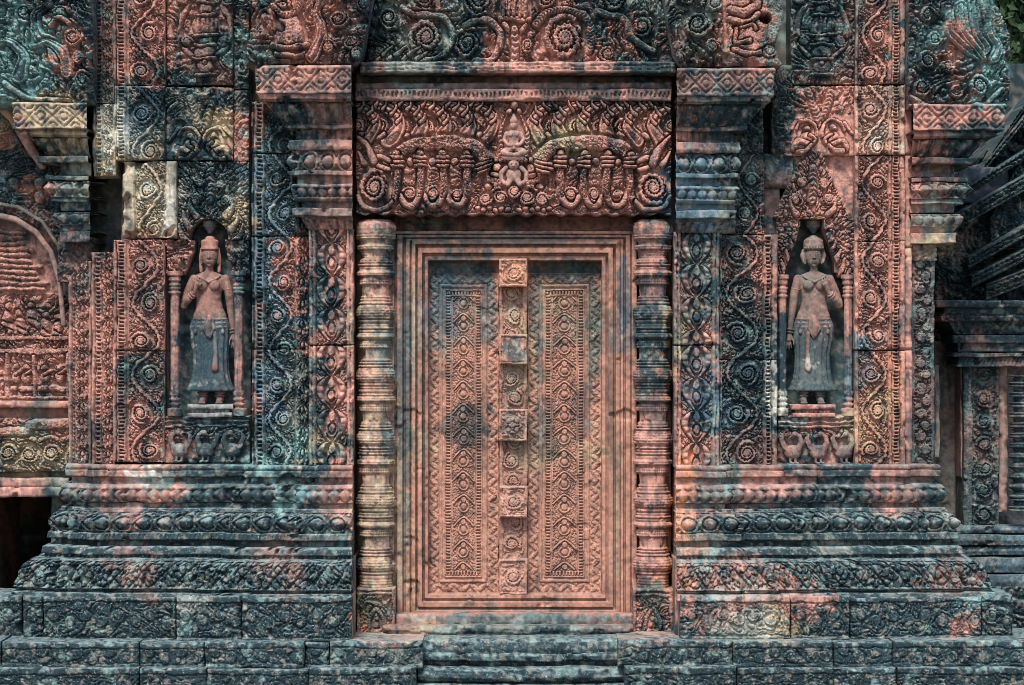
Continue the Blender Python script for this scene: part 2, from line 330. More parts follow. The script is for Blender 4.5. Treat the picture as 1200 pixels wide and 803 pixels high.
def leafy(X, Y, cell=7, seed=0, ang=None, asp=1.9, wob=.5):
    asp = asp * 1.5; cell = cell * .95
    X = X + (vn(X, Y, cell * 2.3, seed + 50) - .5) * cell * wob * 2; Y = Y + (vn(X, Y, cell * 2.3, seed + 60) - .5) * cell * wob * 2
    I = np.floor(X / cell); J = np.floor(Y / cell); F1 = np.full(X.shape, 9.); F2 = np.full(X.shape, 9.); rib = np.zeros(X.shape); top = np.zeros(X.shape); crl = np.zeros(X.shape)
    for di in (-1, 0, 1):
        for dj in (-1, 0, 1):
            i = I + di; j = J + dj; sx = (i + .15 + .7 * hsh(i, j, seed)) * cell; sy = (j + .15 + .7 * hsh(i, j, seed + 1)) * cell
            a = vn(sx, sy, cell * 3.1, seed + 9) * 9.0 + (hsh(i, j, seed + 2) - .5) * .8 if ang is None else ang(sx, sy) + (hsh(i, j, seed + 2) - .5) * .7
            c, s = np.cos(a), np.sin(a); dx, dy = X - sx, Y - sy; u = (dx * c + dy * s) / cell / asp ** .5; v = (-dx * s + dy * c) / cell * asp ** .5
            v = v + 1.35 * u * u * np.where(hsh(i, j, seed + 4) > .5, 1, -1)
            q = np.sqrt(u * u + v * v); nw = q < F1; F2 = np.where(nw, F1, np.minimum(F2, q)); F1 = np.where(nw, q, F1)
            rib = np.where(nw, abs(v), rib); top = np.where(nw, hsh(i, j, seed + 3), top); crl = np.where(nw, np.hypot(u - .35, v), crl)
    h = sstep(.03, .26, F2 - F1) * (1 - .5 * F1 ** 2) * (.72 + .28 * top)
    if ang is None and cell > 4.6:       # long curling leaves running through the smaller ones
        f = fbm(X, Y, cell * 4.6, seed + 90, 2) * 8.5; rd = abs(np.sin(f * math.pi)); h = np.where(rd < .28, 0, np.maximum(h * .72, .0) + .42 * sstep(.45, .95, rd))
    return h * (1 - .35 * np.exp(-(rib / .07) ** 2)) * (1 - .3 * np.exp(-((crl - .3) / .06) ** 2))
def ladder(X, Y, x0, x1, p=4.2, hole=.05):
    u = (X - x0) / (x1 - x0); r = np.where((u < .22) | (u > .78), 1.0, np.where(frac(Y / p) < .5, .85, hole)); return r
def bands(h, X, Y, x0, y0, x1, y1, w=3, g=1.4):
    e = np.minimum(np.minimum(X - x0, x1 - X), np.minimum(Y - y0, y1 - Y)); h = np.where(e < w + g, 0.05, h); return np.where(e < w, 1.0, h)
def scroll(X, Y, x0, x1, yo, pitch, seed=0, flip=1, fine=5.2):
    fine = min(fine, 5.2)
    w = x1 - x0; mid = (x0 + x1) / 2
    def ang(sx, sy):
        k = np.round((sy - yo) / pitch); cy = yo + k * pitch; cx = mid - flip * np.where(k % 2 == 0, 1, -1) * .12 * w
        return np.arctan2(sy - cy, sx - cx) + math.pi / 2 + .5
    h = leafy(X, Y, fine, seed, ang, 2.4, .3) * .82
    xs = mid + flip * .37 * w * np.cos(math.pi * (Y - yo) / pitch); sl = 1 / np.sqrt(1 + (.37 * w * math.pi / pitch * np.sin(math.pi * (Y - yo) / pitch)) ** 2)
    q = abs(X - xs) * sl * (1 + .38 * np.sin(Y * 1.05 + X * .5)); h = np.where(q < 2.9, np.minimum(h, .05), h); h = np.where(q < 1.6, .9, h)
    lo = int((Y.min() - yo) / pitch) - 1; hi = int((Y.max() - yo) / pitch) + 2
    for k in range(lo, hi):
        sg = 1 if k % 2 == 0 else -1; h = spiral(h, X, Y, mid - flip * sg * .12 * w, yo + k * pitch, min(.30 * w, .34 * pitch), sg * flip, 1.2 * k, 6 + k % 3)
    h = np.where((X < x0) | (X > x1), 1, h); return h
def scroll_pilaster(bx0, bx1, sx0, sx1, lad, yo, pitch, seed, flip=1):
    """scroll field sx0..sx1 with a pierced bead border lad=(x0,x1)"""
    def f(X, Y):
        h = scroll(X, Y, sx0, sx1, yo, pitch, seed, flip)
        h = np.where((abs(X - sx0) < 1.1) | (abs(X - sx1) < 1.1), 0.1, h)
        if lad:
            k = (X > lad[0]) & (X < lad[1]); h = np.where(k, ladder(X, Y, *lad), h)
            h = np.where((abs(X - lad[0]) < .9) | (abs(X - lad[1]) < .9), .1, h)
        return h
    return f
def spade(X, Y, mid, hw, yo, p, seed=0, fill=5.5):
    """stacked spade-leaf lozenges of the porch pilasters"""
    h = leafy(X, Y, fill, seed, lambda sx, sy: np.where(sx > mid, -1.0, -2.1), 2.0, .2) * .6
    t = frac((Y - yo) / p); wd = hw * (.10 + .90 * np.sin(np.clip(t, 0, 1) ** .75 * math.pi) ** .8); u = abs(X - mid); q = u / wd
    ring = (q < 1); lob = .75 + .25 * abs(np.cos(t * math.pi * 5)); h = np.where(ring, lob * (.55 + .45 * np.sqrt(np.clip(1 - ((q - .78) / .24) ** 2, 0, 1))), h)
    h = np.where((q >= 1) & ((u - wd) < 2.2), .0, h); h = np.where(q < .57, .0, h); yy = (t - .60) * p
    q2 = np.hypot(u / (hw * .42), yy / (p * .27)); h = np.where((q2 < 1) & ring, .95 * (.5 + .5 * np.sqrt(np.clip(1 - q2 * q2, 0, 1))), h)
    h = np.where(abs(q2 - .62) < .14, .15, h); h = np.where((q2 < .48), 1, h)
    yy = (t - .23) * p; q3 = np.hypot(u / (hw * .22), yy / (p * .14)); h = np.where(q3 < 1, .95, np.where(q3 < 1.35, .1, h))
    return h
def diamond(X, Y, y0, y1, p):
    hp = (y1 - y0); a = abs(frac((X) / p + (Y - y0) / hp) - .5) * 2; b = abs(frac((X) / p - (Y - y0) / hp) - .5) * 2
    m = np.maximum(a, b); h = .62 + .3 * leafy(X, Y, 5, 3) * 1.0; h = np.where(m > .9, 0.05, h); q = np.hypot(a, b); h = np.where(q < .5, .95, h); return np.where(abs(q - .5) < .1, .1, h)
def petals(X, Y, y0, y1, p, ph=0, down=False):
    c = (y0 + y1) / 2; u = (frac((X + ph) / p) - .5) * 2; v = (Y - c) / ((y1 - y0) / 2); v = -v if down else v; wd = np.sqrt(np.clip(1 - np.clip(v, -.2, 1) ** 2, 0, 1)); q = abs(u) / (wd + .01)
    h = np.where(q < .92, .55 + .45 * np.sqrt(np.clip(1 - q * q, 0, 1)), 0); h = np.where(abs(q - .62) < .08, h * .5, h); return h * (abs(v) < .97)
def beads(X, Y, y0, y1, p, ph=0):
    u = (frac((X + ph) / p) - .5) * p; q = np.hypot(u / (p * .46), (Y - (y0 + y1) / 2) / ((y1 - y0) / 2)); return np.where(q < 1, .35 + .65 * np.sqrt(np.clip(1 - q * q, 0, 1)), 0)
def medals(X, Y, y0, y1, p, ph=0):
    c = (y0 + y1) / 2; H = (y1 - y0) / 2; u = (frac((X + ph) / p) - .5) * p; q = np.hypot(u / (p * .30), (Y - c) / (H * .62)); h = leafy(X, Y, 5, 8) * .7
    h = np.where(q < 1.65, .75, h); h = np.where(q < 1.3, .05, h); return np.where(q < 1, .55 + .55 * np.sqrt(np.clip(1 - q * q, 0, 1)), h)
def chevron(X, Y, mid, hw, yo, p):
    """pointed arches one above the other, a curled bud under each"""
    u = abs(X - mid) / hw; t = frac((Y - yo) / p); h = leafy(X, Y, 3.6, 5) * .75 + .05
    top = .06 + .44 * u ** 1.5; q = (t - top) * p; ok = (u < .92)
    h = np.where(ok & (q > -1.3) & (q < 0), 0, h); h = np.where(ok & (q >= 0) & (q < 2.6), 1, h); h = np.where(ok & (q >= 2.6) & (q < 3.8), .0, h)
    q2 = np.hypot(u / .52, (t - .62) / .27); h = np.where(q2 < 1.15, .05, h); h = np.where(q2 < 1, .9, h); h = np.where(abs(q2 - .62) < .13, .1, h)
    h = np.where(q2 < .3, 1, h); q3 = np.hypot(u / .22, (t - .3) / .12); h = np.where(q3 < 1, .95, np.where(q3 < 1.4, np.minimum(h, .1), h))
    return np.where(u > .97, .8, h)

# ================================================================== ground and core masonry
gv = np.array([[-400, -400, 0], [400, -400, 0], [400, 400, 0], [-400, 400, 0]], float)
M_GROUND = stone('packed_laterite_ground', .2, .6, .4, col=(.16, .11, .08))
mk('ground', gv, [np.array([[0, 1, 2, 3]])], M_GROUND, kind='structure')
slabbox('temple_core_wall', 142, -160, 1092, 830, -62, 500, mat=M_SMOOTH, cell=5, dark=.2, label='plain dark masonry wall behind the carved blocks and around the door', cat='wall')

# ================================================================== false door
door = empty('false_door', 602, 750, -40, 'closed stone false door of two carved panels with a bossed centre stile inside a moulded frame', 'door')
def ring(name, x0, y0, x1, y1, ix0, iy0, ix1, iy1, prof, parent, dref=0, cell=1.15, **kw):
    """moulded frame: prof = [(t, depth)] from outer (t=0) to inner (t=1)"""
    SEED[0] += 1; pts = []
    for (a, b, c, e) in ((x0, y0, x1, y0), (x1, y0, x1, y1), (x1, y1, x0, y1), (x0, y1, x0, y0)):
        n = int(math.hypot(c - a, e - b) / cell); pts += [(a + (c - a) * k / n, b + (e - b) * k / n) for k in range(n)]
    O = np.array(pts); u = (O[:, 0] - x0) / (x1 - x0); v = (O[:, 1] - y0) / (y1 - y0); I = np.stack([ix0 + (ix1 - ix0) * u, iy0 + (iy1 - iy0) * v], 1)
    T = []
    for a, b in zip(prof[:-1], prof[1:]):
        n = max(1, int(max(abs(b[0] - a[0]) * 38, abs(b[1] - a[1])) / 1.0)); T += [(a[0] + (b[0] - a[0]) * k / n, a[1] + (b[1] - a[1]) * k / n) for k in range(n)]
    T.append(prof[-1]); T = np.array(T)
    PX = O[None, :, 0] * (1 - T[:, :1]) + I[None, :, 0] * T[:, :1]; PY = O[None, :, 1] * (1 - T[:, :1]) + I[None, :, 1] * T[:, :1]
    dd = T[:, 1:] + (fbm(PX, PY, 30, 3, 3) - .5) * 2.5 + (fbm(PX, PY, 6, 8, 2) - .5) * .9 - 3.5 * sstep(.66, .78, fbm(PX, PY, 22, 77, 3))
    x, y, z = W(PX, PY, dd, dref); V = np.stack([x, y, z], -1).reshape(-1, 3)
    return mk(name, V, [quads(len(T), len(O), 0, True)], M_SMOOTH, parent, stain(PX, PY, (.38, .20, .13), .5).reshape(-1, 3) , **kw)
ring('outer_frame', 455, 271, 746, 735, 487, 285, 722, 716, [(0, -30), (0, -6), (.22, -5), (.25, -13), (.30, -13), (.33, -7), (.52, -6), (.55, -14), (.62, -15), (.65, -9), (.78, -9), (.80, -16), (.88, -16), (.90, -11), (1, -11), (1, -22)], door, -10)
ring('inner_frame', 483, 281, 726, 720, 502, 306, 705, 696, [(0, -30), (0, -9), (.20, -7), (.26, -18), (.34, -19), (.38, -11), (.62, -10), (.66, -20), (.74, -20), (.78, -15), (.96, -15), (1, -22), (1, -48)], door, -16)
def door_pat(x0, y0, x1, y1, seed):
    ytop = y0
    mid = (x0 + x1) / 2
    def f(X, Y):
        ex = np.minimum(X - x0, x1 - X); ey = np.minimum(Y - y0, y1 - Y) ; e = np.minimum(ex, ey)
        al = np.where(ex < ey, Y, X)
        h = np.full(X.shape, .75)
        lf = .25 + .75 * abs(np.sin(al * math.pi / 9.5 + (e - 8) * .3 * np.where(frac(al / 19) < .5, 1, -1))) * np.clip(1 - ((e - 7.5) / 6.0) ** 2, 0, 1) ** .3
        h = np.where((e > 2) & (e < 13), lf * (.6 + .4 * leafy(X, Y, 4.2, seed)), h); h = np.where(e <= 2, 1, h); h = np.where(abs(e - 13.5) < .8, .1, h)
        h = np.where((e > 14.3) & (e < 17), .9, h); h = np.where((e >= 17) & (e < 20), .35, h); h = np.where((e > 20) & (e < 21.2), .95, h)
        h = np.where((e >= 21.2) & (e < 22), .1, h); h = np.where((e >= 22) & (e < 26.5), np.where(frac(al / 3.6) < .52, .85, 0.0), h)
        h = np.where((e >= 26.5) & (e < 27.6), .75, h); h = np.where((e >= 27.6) & (e < 28.4), .05, h)
        c = chevron(X, Y, mid, (x1 - x0) / 2 - 29.0, y0 + 20, 26.5); h = np.where(e >= 28.4, c * .9, h); return np.where(Y < ytop - 1, 0.0, h)
    return f
relief('top_recess', 500, 300, 706, 324, -46, None, 0, 20, 1.3, door, mat=M_SMOOTH)
relief('door_panel', 501, 320, 585, 697, -30, door_pat(501, 319, 585, 697, 3), 3.2, 25, .7, door, org=.2, tint=(.36, .19, .125), tw=.55, fine=False, mat=M_CARVE, label='left carved leaf of the door, darker at its top')
relief('door_panel', 618, 320, 705, 697, -30, door_pat(618, 319, 705, 697, 8), 3.2, 25, .7, door, org=.2, tint=(.36, .19, .125), tw=.55, fine=False, mat=M_CARVE, label='right carved leaf of the door, brighter orange at its foot')
def stile_pat(X, Y):
    h = leafy(X, Y, 6, 4) * .7
    for k in range(-1, 16):
        cy = 345 + k * 24.3; h = spiral(h, X, Y, 601 + (2 if k % 2 else -2), cy, 10.5, 1 if k % 2 else -1, k, 5)
    h = np.where(abs(X - 601) > 11, .1, h); return np.where(abs(X - 601) > 12.2, 1, h)
st = relief('centre_stile', 585, 305, 618, 697, -21, stile_pat, 3.4, 30, .8, door, tint=(.38, .22, .15), tw=.45)
def boss_pat(cx, cy, hw, hh, kind):
    def f(X, Y):
        if kind == 2: h = np.full(X.shape, .9); q = np.hypot(X - cx, Y - cy); h = np.where(abs(X - cx) + 0 < hw - 5, .6, h)
        else: h = leafy(X, Y, 5, kind) * .8
        h = spiral(h, X, Y, cx, cy, min(hw, hh) * .62, 1, 0, 8) if kind != 2 else h - .25 * fbm(X, Y, 4, 3)
        for sx in (-1, 1):
            for sy in (-1, 1):
                if kind == 3: h = blob(h, X, Y, cx + sx * 5, cy + sy * 5, 3, 3, .9)
        return bands(h, X, Y, cx - hw, cy - hh, cx + hw, cy + hh, 2.6, 1.2)
    return f
for (y0, y1, dd, k) in ((303, 336, -4, 5), (392, 427, -8, 2), (480, 517, -7, 3), (570, 607, -7, 6), (655, 697, -14, 4)):
    relief('boss', 585, y0, 618, y1, dd, boss_pat(601.5, (y0 + y1) / 2, 16.5, (y1 - y0) / 2, k), 2.6, 24, .8, st, rnd=2.2, org=.4, tint=(.40, .24, .17), tw=.45)
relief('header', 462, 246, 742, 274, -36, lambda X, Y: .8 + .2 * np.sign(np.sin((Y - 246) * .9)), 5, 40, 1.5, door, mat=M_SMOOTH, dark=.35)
relief('sill', 462, 720, 742, 737, 18, None, 0, 60, 1.5, door, mat=M_SMOOTH, rnd=4)
relief('threshold', 448, 734, 742, 762, 42, lambda X, Y: .75 + .25 * np.sign(np.sin((Y - 736) * .5 + .5)), 5, 90, 1.3, door, mat=M_SMOOTH, rnd=4)

# ================================================================== lintel
def lintel_pat(X, Y):
    h = leafy(X, Y, 6, 12, None, 2.0, .6) * .6
    c0 = 602
    for sg in (-1, 1):
        # leaning flame leaves along the top
        for k in range(6):
            bx = c0 + sg * (38 + k * 28); w = 1 + .12 * math.sin(k * 2.3 + sg)
            h = stroke(h, X, Y, [(bx - sg * 4, 164), (bx - sg * 15, 147), (bx - sg * 6, 130), (bx + sg * 12, 122), (bx + sg * 27, 130)], 8.5 * w, 1.1, 1.8, 0, 0, .55, 1)
            for q, (ax, ay) in enumerate(((-17, 140), (-11, 130), (-1, 124), (9, 121))): h = stroke(h, X, Y, [(bx + sg * (ax + 5), ay + 4), (bx + sg * ax, ay - 1), (bx + sg * (ax - 1), ay - 6)], 2.6, 1.1, .9, .1, 0, .6)
            h = spiral(h, X, Y, bx + sg * 7, 147, 9.5 * w, sg, k, 5); h = stroke(h, X, Y, [(bx + sg * 2, 157), (bx + sg * 10, 161), (bx + sg * 18, 152)], 3, .95, 1.1, 0, 0, .4)
            h = stroke(h, X, Y, [(bx + sg * 13, 135), (bx + sg * 20, 142), (bx + sg * 19, 152)], 2.6, .9, 1, .1, 0, .5)
        # garland
        g0 = [(c0 + sg * 22, 218), (c0 + sg * 25, 199), (c0 + sg * 34, 182), (c0 + sg * 50, 171), (c0 + sg * 74, 167), (c0 + sg * 98, 167), (c0 + sg * 124, 172), (c0 + sg * 138, 184)]
        h = stroke(h, X, Y, g0, 8.5, 1.38, 4.2, 0)
        m = (h > 1.0) & (Y > 155) & (Y < 222); h = np.where(m, h * (.80 + .24 * leafy(X, Y, 5.5, 15, lambda a, b: sg * .6 + 0 * a, 1.6)), h)
        for q in (0, 4, 8): h = stroke(h, X, Y, [(c0 + sg * (20 + q * .8), 196 - q), (c0 + sg * (42 + q), 198 - q + 4)], 1.7, 1.35, .8, .5)
        # pendants: banded stems curling round leafy drops
        for k in range(4):
            x = c0 + sg * (55 + k * 27.5); j = math.sin(k * 5.1 + sg * 2)
            h = blob(h, X, Y, x + sg * 13, 203, 7.5, 21, .95, 0, .16); m = np.hypot((X - x - sg * 13) / 7.5, (Y - 203) / 21) < 1; h = np.where(m, h * (.45 + .6 * leafy(X, Y, 5, 33 + k, None, 1.5)), h)
            h = blob(h, X, Y, x + sg * 13 + j, 189, 4, 4.5, 1.1); h = spiral(h, X, Y, x + sg * 12, 227, 9, sg if k % 2 else -sg, k, 6)
            h = stroke(h, X, Y, [(x, 180), (x - sg * .5, 205), (x, 226), (x + sg * 6, 239), (x + sg * 16, 240), (x + sg * 22, 230)], 4.6, 1.15, 1.7, 0, 0, .35)
            m = (abs(X - x) < 5) & (Y > 197) & (Y < 232); h = np.where(m, h * (.6 + .45 * leafy(X, Y, 4.2, 21 + k, lambda a, b: 1.57 + 0 * a, 1.4)), h)
            for q in range(3): h = stroke(h, X, Y, [(x - 6.5, 184 + q * 5), (x + 6.5, 184 + q * 5)], 1.9, 1.25, .9)
        # end whorl
        h = spiral(h, X, Y, c0 + sg * 164, 219, 20, sg, 1, 6); h = stroke(h, X, Y, [(c0 + sg * 143, 236), (c0 + sg * 155, 245), (c0 + sg * 176, 243), (c0 + sg * 184, 230)], 3, .9)
        h = stroke(h, X, Y, [(c0 + sg * 146, 188), (c0 + sg * 158, 184), (c0 + sg * 160, 194), (c0 + sg * 148, 198)], 3, .95)
        h = stroke(h, X, Y, [(c0 + sg * 164, 190), (c0 + sg * 172, 172), (c0 + sg * 183, 160)], 5, 1, 1.4, 0, 0, .6); h = stroke(h, X, Y, [(c0 + sg * 176, 192), (c0 + sg * 183, 178)], 4, .9, 1.4, 0, 0, .6)
        h = spiral(h, X, Y, c0 + sg * 16, 231, 9, sg, 0, 6); h = spiral(h, X, Y, c0 + sg * 33, 233, 8, -sg, 0, 5); h = blob(h, X, Y, c0 + sg * 30, 218, 5, 4, .9)
        for q in range(6): h = blob(h, X, Y, c0 + sg * (7 + q * 7), 246 - (q % 2) * 2, 3.6, 3, .8)
        # little attendants beside the central figure
        h = blob(h, X, Y, c0 + sg * 19, 188, 4, 4.5, 1.1); h = blob(h, X, Y, c0 + sg * 19, 198, 5.5, 6.5, 1.0); h = stroke(h, X, Y, [(c0 + sg * 15, 206), (c0 + sg * 25, 204)], 2.6, 1)
    # flaming halo and seated figure
    h = stroke(h, X, Y, [(588, 182), (587, 160), (592, 144), (602, 128), (612, 144), (617, 160), (616, 182)], 3, 1.15, 2, 0, 5)
    h = blob(h, X, Y, 602, 160, 13, 30, .2, 0, .02, .1); h = blob(h, X, Y, 602, 122, 4.5, 6, 1.2); h = blob(h, X, Y, 596, 130, 3, 4, 1, .5); h = blob(h, X, Y, 608, 130, 3, 4, 1, -.5)
    h = blob(h, X, Y, 602, 203, 17, 15, .2, 0, .02, .1); h = stroke(h, X, Y, [(587, 188), (617, 188)], 2.4, 1.2, 1, 0, 4)
    h = spiral(h, X, Y, 602, 224, 8, 1, 0, 8)
    h = h * (.92 + .10 * leafy(X, Y, 3.6, 77)); return np.where(Y > 250.5, .5, h)
lint = empty('door_lintel', 602, 252, 0, 'deeply carved pink sandstone lintel with looping garland and seated figure, above the door', 'lintel')
def garl_edge(X): return 249 + 3.0 * np.sin((X - 417) * math.pi / 21) ** 2
relief('garland_relief', 417, 117, 787, 252, 29, lintel_pat, 12, 92, .75, lint, yb=garl_edge, rnd=2, fine=False, org=.7)
relief('bead_fillet', 417, 104, 787, 118, 33, lambda X, Y: np.where(Y < 107, .8, np.where(Y < 113, .5 + .5 * np.sign(np.sin(X * 1.2)), 1)), 3.5, 90, 1.2, lint)
relief('plain_fillet', 417, 97, 787, 105, 26, None, 0, 80, 1.4, lint, mat=M_SMOOTH)

# ================================================================== pediment above the lintel
ped = empty('door_pediment', 602, 82, 0, 'row of large carved scrolls across the top centre, above the lintel', 'pediment')
def ped_pat(X, Y):
    h = leafy(X, Y, 8.5, 31, None, 2.2, .6) * .75
    for (x, y, R, s, n) in ((499, 42, 24, 1, 7), (547, 50, 19, -1, 8), (662, 44, 28, -1, 8), (618, 52, 9, 1, 5), (712, 62, 10, 1, 6), (495, -6, 18, 1, 6), (718, -2, 20, 1, 7), (560, -2, 20, 1, 6), (640, -4, 16, -1, 5), (455, 20, 14, 1, 6), (752, 30, 18, -1, 6)):
        h = spiral(h, X, Y, x, y, R, s, 1, n)
    h = stroke(h, X, Y, [(470, 8), (490, 16), (522, 20), (530, 45), (515, 66), (487, 70)], 3.4, 1, 2); h = stroke(h, X, Y, [(545, 28), (570, 22), (586, 40), (580, 66), (556, 72)], 4, 1, 2)
    h = stroke(h, X, Y, [(628, 28), (645, 12), (680, 14), (693, 35), (690, 60)], 4, 1.05, 2, 0, 4); h = stroke(h, X, Y, [(700, 12), (732, 22), (740, 44), (768, 60)], 4, 1, 2)
    h = blob(h, X, Y, 603, 10, 17, 14, 1.1); h = stroke(h, X, Y, [(586, 22), (621, 22)], 3, 1.1, 1.4); h = stroke(h, X, Y, [(590, 28), (596, 36), (602, 31), (608, 36), (617, 28)], 2.4, 1.1); h = stroke(h, X, Y, [(603, 34), (603, 70)], 4, 1.1, 2, 0, 7)
    for k in range(5): h = stroke(h, X, Y, [(590 + k * 6.5, 3), (590 + k * 6.5, 18)], 2, 1.25, .8, .6)
    for k in range(7): h = stroke(h, X, Y, [(440 + k * 8, 70 - (k % 2) * 6), (452 + k * 8, 60 - (k % 2) * 6)], 2.8, .9, 1.2, 0, 0, .5)
    return h
relief('scroll_relief', 436, -34, 786, 74, 38, ped_pat, 13, 120, .85, ped, xl=lambda Y: 428 + (74 - Y) * .13, xr=lambda Y: 790 - (74 - Y) * .15)
relief('ledge', 422, 72, 792, 85, 47, lambda X, Y: np.where((Y > 75.5) & (Y < 77) | (Y > 80) & (Y < 81), .3, 1), 3, 130, 1.2, ped, mat=M_SMOOTH)
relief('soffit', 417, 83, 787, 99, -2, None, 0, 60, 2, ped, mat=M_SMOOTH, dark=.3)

# ================================================================== colonnettes
def colonnette(cx, x0, x1, label, seed):
    e = empty('colonnette', cx, 752, 2, label, 'column', 'ringed columns flanking the false door')
    R = 21.5
    mod = [(0, .80), (1, .93), (3, .93), (4, .82), (5, .9), (7, .9), (8, .84), (9, .96), (12, 1.0), (14, .97), (15, .83), (17, .8), (18, .88), (25, .88), (26, .78), (38, .77), (39, .84), (40.5, .84), (41, .78), (42, .87), (44, .87), (45, .79), (46, .92), (47.5, .93), (48, .82), (50, .93), (54, 1.0), (59, 1.03), (63, .98), (65, .90), (66, .80), (67, .91), (69, .91), (70, .79), (71, .88), (73, .88)]
    pr = [(258, .8), (262, .97), (268, 1.03), (280, 1.0), (282, .86), (287, .84), (288, .98), (292, .98), (294, .85), (302, .8), (306, .90), (309, .9)]
    y = 309
    for rep in range(5):
        pr += [(y + a, r) for a, r in mod]; y += 73.5
    pr += [(y, .85), (692, .9), (693, 1.0)]; pr = [(a, b) for a, b in pr if a <= 693]
    ys = np.arange(258, 693, .9); rs = np.interp(ys, [p[0] for p in pr], [.94 + (p[1] - .93) * 1.5 for p in pr]) * R
    na = 120; th = np.linspace(0, 2 * math.pi, na, endpoint=False); T, Yg = np.meshgrid(th, ys); Rg = np.repeat(rs[:, None], na, 1)
    oc = 1 + .03 * np.cos(8 * T)
    loc = (Yg - 309) % 73.5; arc = T * R
    tooth = np.where((loc > 18) & (loc < 26), np.where(frac(arc / 3.4) < .5, 0, -1.2), 0) + np.where((loc > 50) & (loc < 64), -1.3 * (1 - leafy(arc * 1.3, Yg, 4.5, seed)), 0) + np.where((loc > 8) & (loc < 13), -.7 * (frac(arc / 2.6) < .5), 0)
    tooth = np.where(Yg < 309, -1.0 * (1 - leafy(arc, Yg, 4.5, seed)), tooth)
    plain = (loc > 26.5) & (loc < 39); Rg = Rg + np.where(plain, 0, .55 * np.sin(Yg * 2 * math.pi / 3.1))
    Rg = (Rg * oc + tooth) + (fbm(arc, Yg, 9, seed, 3) - .5) * 2.0 - 2.6 * sstep(.66, .78, fbm(arc, Yg, 16, seed + 4, 3))
    PX = cx + Rg * np.sin(T); x, yy, z = W(PX, Yg, 2 + Rg * np.cos(T) * .95, 2)
    V = np.stack([x, yy, z], -1).reshape(-1, 3)
    mk('shaft', V, [quads(len(ys), na, 0, True)], M_SMOOTH, e, stain(PX, Yg, seed=seed).reshape(-1, 3))
    def bp(X, Y):
        h = leafy(X, Y, 5, seed) * .8; h = stroke(h, X, Y, [(cx - 9, 742), (cx - 9, 728), (cx, 714), (cx + 9, 728), (cx + 9, 742)], 2.2, 1, 1.4, 0, 3)
        h = blob(h, X, Y, cx, 732, 6.5, 10, .2, 0, .02); h = blob(h, X, Y, cx, 726, 2.6, 3, 1.1); h = blob(h, X, Y, cx, 734, 3.6, 4.5, 1.0); h = stroke(h, X, Y, [(cx - 6, 740), (cx + 6, 740)], 2, 1)
        h = np.where(Y < 700, np.where(np.sin((Y - 690) * 1.2) > 0, .9, .4), h); return np.where((abs(X - cx) > 20), 1, h)
    relief('base_block', x0, 690, x1, 752, 27, bp, 5, 50, .85, e)
colonnette(440.5, 418, 463, 'ringed stone column left of the door, pale ochre shaft', 2)
colonnette(765, 742, 789, 'ringed stone column right of the door, redder shaft with dark rings', 6)

# ================================================================== generic capital profile (shared by the two porch pilasters)
def capital(parent, plan, y0, k=1.0, ox=0, dk=0):
    def P(*a): return [(y0 + y, -30 if o is None else o * k + ox) for y, o in a]
    cy = y0
    sweep('slab', plan, P((0, None), (0, 60), (2, 62), (32, 60), (33, 55), (35, 55), (35, None)), lambda s, Y: np.where((Y > cy + 4) & (Y < cy + 29), diamond(s, Y, cy + 4, cy + 29, 25), 1), 3.5, parent, dark=dk)
    sweep('fillet', plan, P((33, None), (33, 56), (39, 56), (39, 52), (41, 52), (42, None)), lambda s, Y: np.where((Y > cy + 36) & (Y < cy + 39), .4 + .6 * (frac(s / 4) < .5), 1), 2, parent, dark=dk)
    sweep('lotus_band', plan, P((40, None), (40, 48), (46, 46), (58, 36), (66, 30), (68, 24), (68, None)), lambda s, Y: petals(s, Y, cy + 44, cy + 66, 17) * .7 + .3 * leafy(s, Y, 5, 7), 7, parent, dark=dk)
    sweep('fillet', plan, P((67, None), (67, 28), (72, 28), (72, None)), None, 0, parent, dark=dk)
    sweep('neck', plan, P((70, None), (70, 16), (86, 16), (86, None)), lambda s, Y: .4 + .6 * (frac(s / 7) < .8), 3, parent, dark=dk)
    sweep('fillet', plan, P((85, None), (85, 22), (93, 24), (97, 22), (97, None)), None, 0, parent, dark=dk)
    sweep('medallion_band', plan, P((96, None), (96, 19), (112, 23), (122, 18), (122, None)), lambda s, Y: medals(s, Y, cy + 97, cy + 121, 21, 8), 6, parent, dark=dk)
    sweep('fillet', plan, P((121, None), (121, 21), (126, 21), (126, 12), (138, 12), (139, None)), None, 0, parent, dark=dk)
    sweep('bead_band', plan, P((136, None), (136, 19), (139, 21), (152, 19), (156, 16), (156, 8), (165, 8), (165, None)), lambda s, Y: np.where((Y > cy + 139) & (Y < cy + 151), beads(s, Y, cy + 139, cy + 151, 12), 1), 5, parent, dark=dk)
    sweep('fillet', plan, P((164, None), (164, 18), (173, 18), (173, 8), (178, 6), (178, None)), None, 0, parent, dark=dk)
    sweep('leaf_band', plan, P((177, None), (177, 9), (187, 3), (189, 1), (189, None)), lambda s, Y: petals(s, Y, cy + 176, cy + 189, 9, 0, True), 5, parent, dark=dk)

